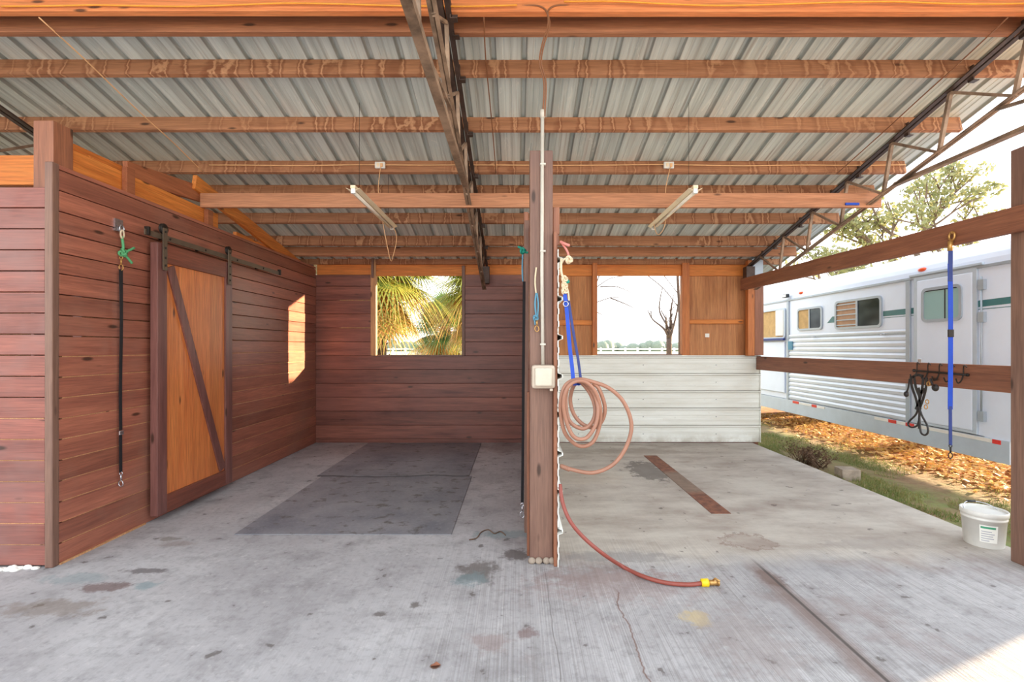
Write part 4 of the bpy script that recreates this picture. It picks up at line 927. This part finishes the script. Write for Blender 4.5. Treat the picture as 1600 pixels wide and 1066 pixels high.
for x0, x1 in ((1368,1390),(1403,1417),(1431,1552),(1250,1269),(1278,1290)):
    ya, yb = 750*TX/(x0-808), 750*TX/(x1-808); MB().box(TX-.016, TX-.012, yb, ya, .478, .512).build('white_reflector', M['white'], tr)
for yy in (9.9, 10.85):
    for xx in (TX+.05, 6.6):
        wl = MB().lathe([(.2,0),(.36,.01),(.385,.05),(.385,.17),(.36,.21),(.2,.22)], (xx, yy, .33), 32, 'x').build('wheel', M['tblack'], tr)
        MB().lathe([(.02,-.01),(.19,-.005),(.2,.03)], (xx, yy, .33), 24, 'x').build('hub', M['steel'], wl)
m_ = MB(); m_.box(5.65, 5.85, 4.3, 4.5, -.04, .8); m_.box(5.5, 6.0, 4.25, 4.55, -.06, -.03); m_.build('landing_leg', M['tblack'], tr)
m_ = MB()
for yy in (6.0, 7.4): m_.tube([(TX-.03, yy-.04, 1.57), (TX-.05, yy, 1.56), (TX-.03, yy+.04, 1.57)], .006, 6)
m_.build('tie_ring', M['steel'], tr)
m_ = MB(); m_.box(5.3, 6.2, 6.2, 7.2, 2.49, 2.62); m_.build('roof_vent', M['twhite'], tr, .04)

# ------------------------------------------------------------------ trees
def leaf_blob(mb, c, rx, ry, rz, n, s):
    for i in range(n):
        while True:
            u = Vector((random.uniform(-1,1), random.uniform(-1,1), random.uniform(-1,1)))
            if u.length < 1: break
        p = Vector(c)+Vector((u.x*rx, u.y*ry, u.z*rz)); a = Vector((random.gauss(0,1), random.gauss(0,1), random.gauss(0,1))).normalized(); b = a.cross(Vector((random.random()-.5, random.random()-.5, random.random()-.5))).normalized()
        L = s*random.uniform(.6, 1.4); mb.add([p-a*L, p+b*L*.5, p+a*L, p-b*L*.5], [(0,1,2,3)])
def branches(mb, p, d, L, r, depth, tips, spread=.5, up=.15, nb=3):
    q = p+d*L; mid = p+d*L*.5+Vector((random.gauss(0,1), random.gauss(0,1), random.gauss(0,1)))*L*.05
    mb.tube([p, mid, q], [r, r*.85, r*.68], 6)
    tips.append(q)
    if depth == 0: return
    for k in range(nb):
        nd = (d+Vector((random.gauss(0,1), random.gauss(0,1), random.gauss(0,.6)))*spread+Vector((0,0,up))).normalized()
        branches(mb, q if k else mid.lerp(q, .6), nd, L*random.uniform(.6,.85), r*.6, depth-1, tips, spread, up, nb)
def oak(x, y, h, label, ncl=40, R_=3.5, leaves=130, s=.12, low=.35, grp=None, blob=.9):
    t = thing('oak_tree', label, 'tree', (x, y, -.06), grp)
    b = MB(); tips = []
    branches(b, Vector((x, y, -.06)), Vector((random.gauss(0,.05), random.gauss(0,.05), 1)).normalized(), h*low, h*.028, 4, tips, .55, .12, 3)
    b.build('trunk', M['bark'], t)
    lf = MB(); tips = [q for q in tips if q.z > h*low*.9]
    random.shuffle(tips)
    for q in tips[:ncl]: leaf_blob(lf, q, blob, blob, blob*.6, leaves, s)
    lf.build('foliage', M['leaf'], t); return t
random.seed(21)
# seen over the trailer and the upper rail
oak(25.5, 30, 13.5, 'tall sparse grey green tree seen over the trailer between roof and rail', 70, 4, 70, .16, grp=None, blob=.75)
oak(20.5, 29, 8.5, 'lower grey green tree seen over the far end of the trailer', 30, 3, 60, .14, blob=.7)
# shade trees east of the trailer, dappling the barn
random.seed(5)
def shade_tree(x, y, z0, z1, label):
    t = thing('oak_tree', label, 'tree', (x, y, -.06)); b = MB(); tips = []
    b.tube([(x, y, -.06), (x+.1, y, z0), (x, y+.1, z1-.8)], [.22, .18, .08], 8)
    for k in range(9):
        a = k*2.4; zz = z0+(z1-z0)*k/12; b.tube([(x, y, zz), (x+1.2*math.cos(a), y+1.5*math.sin(a), zz+.6)], [.07, .03], 6)
    b.build('trunk', M['bark'], t); lf = MB(); leaf_blob(lf, (x, y, (z0+z1)/2), 1.5, 1.9, (z1-z0)/2, 5600, .17); lf.build('foliage', M['leaf'], t)
shade_tree(14.9, 11.0, 3.0, 7.6, 'dense shade tree standing right of the trailer, outside the frame')
# bare trees behind the right window
random.seed(11)
def bare(x, y, label, stems, h):
    t = thing('bare_tree', label, 'tree', (x, y, -.06)); b = MB()
    b.tube([(x, y, -.06), (x, y, 1.45), (x, y, 1.9)], [.13, .12, .13], 8)
    for dx, dz, bend in stems:
        pts = spline([(x, y, 1.75), (x+dx*.35, y+random.gauss(0,.2), 2.2), (x+dx*.8, y+random.gauss(0,.3), 2.2+dz*.5), (x+dx+bend, y, 2.2+dz)], 5)
        b.tube(pts, [.055*(1-i/len(pts))+.012 for i in range(len(pts))], 6)
        for k in range(4):
            c = pts[random.randrange(4, len(pts)-2)]; e2 = c+Vector((random.uniform(-.3,.3), random.uniform(-.3,.3), random.uniform(.3,.6))); b.tube([c, c.lerp(e2,.5)+Vector((.04,0,.06)), e2], [.018,.012,.006], 5)
    b.build('trunk', M['bark_bare'], t); return t
bare(6.65, 21, 'bare forked tree low in the right window', [(-.85,.85,-.1), (-.35,.8,.0), (-.15,1.8,-.15), (.2,1.5,.0), (.4,1.9,.05), (.05,1.2,.1)], 4)
t = thing('bare_tree', 'thin bare trunk at the right edge of the right window', 'tree', (6.1, 18, -.06))
b = MB(); tips = []
b.tube([(6.12, 18, -.06), (6.1, 18, 2.5), (6.02, 18, 4.0), (6.06, 18, 6.0)], [.08, .06, .05, .03], 7)
b.tube(spline([(6.05, 18, 2.9), (5.5, 18, 3.6), (4.9, 18, 4.1), (4.4, 18, 4.6)], 4), .018, 5); b.tube(spline([(6.05, 18, 3.4), (5.3, 18, 4.4), (4.8, 18, 5.4)], 4), .015, 5)
b.build('trunk', M['bark_bare'], t)
t = thing('bare_tree', 'bare tree whose twigs reach into the right window from the left', 'tree', (1.2, 15, -.06))
b = MB(); b.tube([(.9, 15, -.06), (.9, 15, 2.2), (1.1, 15, 4.5)], [.16, .13, .08], 8)
for L in ([(.95,15,2.5),(2.0,15,2.65),(2.9,15,2.95),(3.3,15,2.95)], [(2.9,15,2.95),(3.4,15,2.75),(3.7,15,2.6)], [(1.0,15,2.9),(2.2,15,3.15),(2.9,15,3.55),(3.5,15,3.65)], [(2.6,15,3.3),(3.1,15,3.3),(3.6,15,3.1)], [(2.4,15,3.2),(2.6,15,3.7),(2.9,15,4.1)], [(2.2,15,2.7),(2.5,15,2.5),(2.7,15,2.4)]):
    P_ = spline(L, 5); b.tube(P_, [.022*(1-.7*i/len(P_)) for i in range(len(P_))], 5)
b.build('trunk', M['bark_bare'], t)

# palms behind the left window
def fan_leaf(mb, base, d, L, R_, droop=.5, nb=26, stem=None):
    d = Vector(d).normalized(); side = d.cross(Vector((0,0,1)))
    side = side.normalized() if side.length > .1 else Vector((1,0,0)); upv = side.cross(d).normalized()
    hub = Vector(base)+d*L
    if stem is not None: stem.tube([base, Vector(base)+d*L*.5+upv*.02, hub], [.016, .013, .010], 5)
    for i in range(nb):
        a = math.radians(-125+250*i/(nb-1)); f = d*math.cos(a)+side*math.sin(a)+upv*.25
        f.normalize(); w_ = .026; Lb = R_*(1-.25*abs(a)/2.2)*random.uniform(.9,1.08); pp = []
        ss = f.cross(upv).normalized()
        for k in range(5):
            t_ = k/4; c = hub+f*Lb*t_+Vector((0,0,-1))*droop*Lb*(t_**2.2)
            ww = w_*(.5+1.4*t_ if t_ < .4 else 1.1*(1-t_)+.02); pp += [c-ss*ww, c+ss*ww]
        mb.add(pp, [(2*k, 2*k+1, 2*k+3, 2*k+2) for k in range(4)])
def palm(x, y, zc, label, n=34, R_=.75, seed=1, dark=False):
    random.seed(seed)
    t = thing('fan_palm', label, 'palm tree', (x, y, -.06)); tk = MB(); pts = [(x, y, -.06), (x+.03, y, zc*.5), (x, y, zc+.1)]
    tk.tube(spline(pts, 8), .17, 12)
    for i in range(60):
        a = i*2.4; z = .1+(zc-.2)*i/60; c = Vector((x, y, z)); o = Vector((math.cos(a), math.sin(a), 0)); tk.bar(c+o*.15, c+o*.26+Vector((0,0,.16)), .05, .015)
    tk.build('trunk', M['bark'], t)
    gl, dl, st = MB(), MB(), MB()
    for i in range(n):
        a = i*2.39996; e = 1.15-1.9*i/n+random.gauss(0, .08)
        d = Vector((math.cos(a)*math.cos(e), math.sin(a)*math.cos(e), math.sin(e)))
        fan_leaf(gl if e > -.5 else dl, (x, y, zc), d, random.uniform(.5, .9), R_*random.uniform(.85,1.15), .55 if e > -.3 else .7, 34, st)
    for i in range(48):
        a = random.uniform(0, 6.28); d = Vector((math.cos(a)*.55, math.sin(a)*.55, -.8)); fan_leaf(dl if i % 3 else gl, (x, y, zc-.2), d, random.uniform(.5,1.2), .7, .5, 20, st)
    gl.build('green_fronds', M['palm_dark' if dark else 'palm'], t); dl.build('dry_fronds', M['palm_dry'], t); st.build('frond_stalks', M['palm_dry'], t)
palm(-3.0, 10.3, 3.05, 'fan palm with trunk at the left edge of the left window', 64, 1.15, 3)
palm(-.75, 11.9, 3.0, 'fan palm with hanging yellow fronds filling most of the left window', 60, 1.15, 9)
palm(-2.2, 14.6, 1.9, 'low dark green fan palm farthest back in the left window', 44, 1.0, 15, True)

# ------------------------------------------------------------------ far fence, tree line
random.seed(31)
f = thing('white_fence', 'white rail paddock fence across the field beyond the right window', 'fence', (8, 42, -.06))
for z in (.35, .8, 1.2): MB().box(-12, 30, 42, 42.05, z, z+.12).build('rail', M['whitefence'], f)
for i in range(40): 
    x = -12+i*1.07; MB().box(x, x+.14, 41.93, 42.07, -.06, 1.38).build('post', M['whitefence'], f)
tl = MB()
for i in range(130):
    x = -120+i*2.2; h = 2.2+1.6*noise.noise(Vector((i*.21, 0, 0)))+random.uniform(0, .8)
    tl.ell((x, 180+random.uniform(-6, 6), h*.35), 2.8, 2.5, h, 8, 6)
tag(tl.build('tree_line', M['treeline']), 'low hazy row of trees along the far horizon', 'trees', kind='stuff')
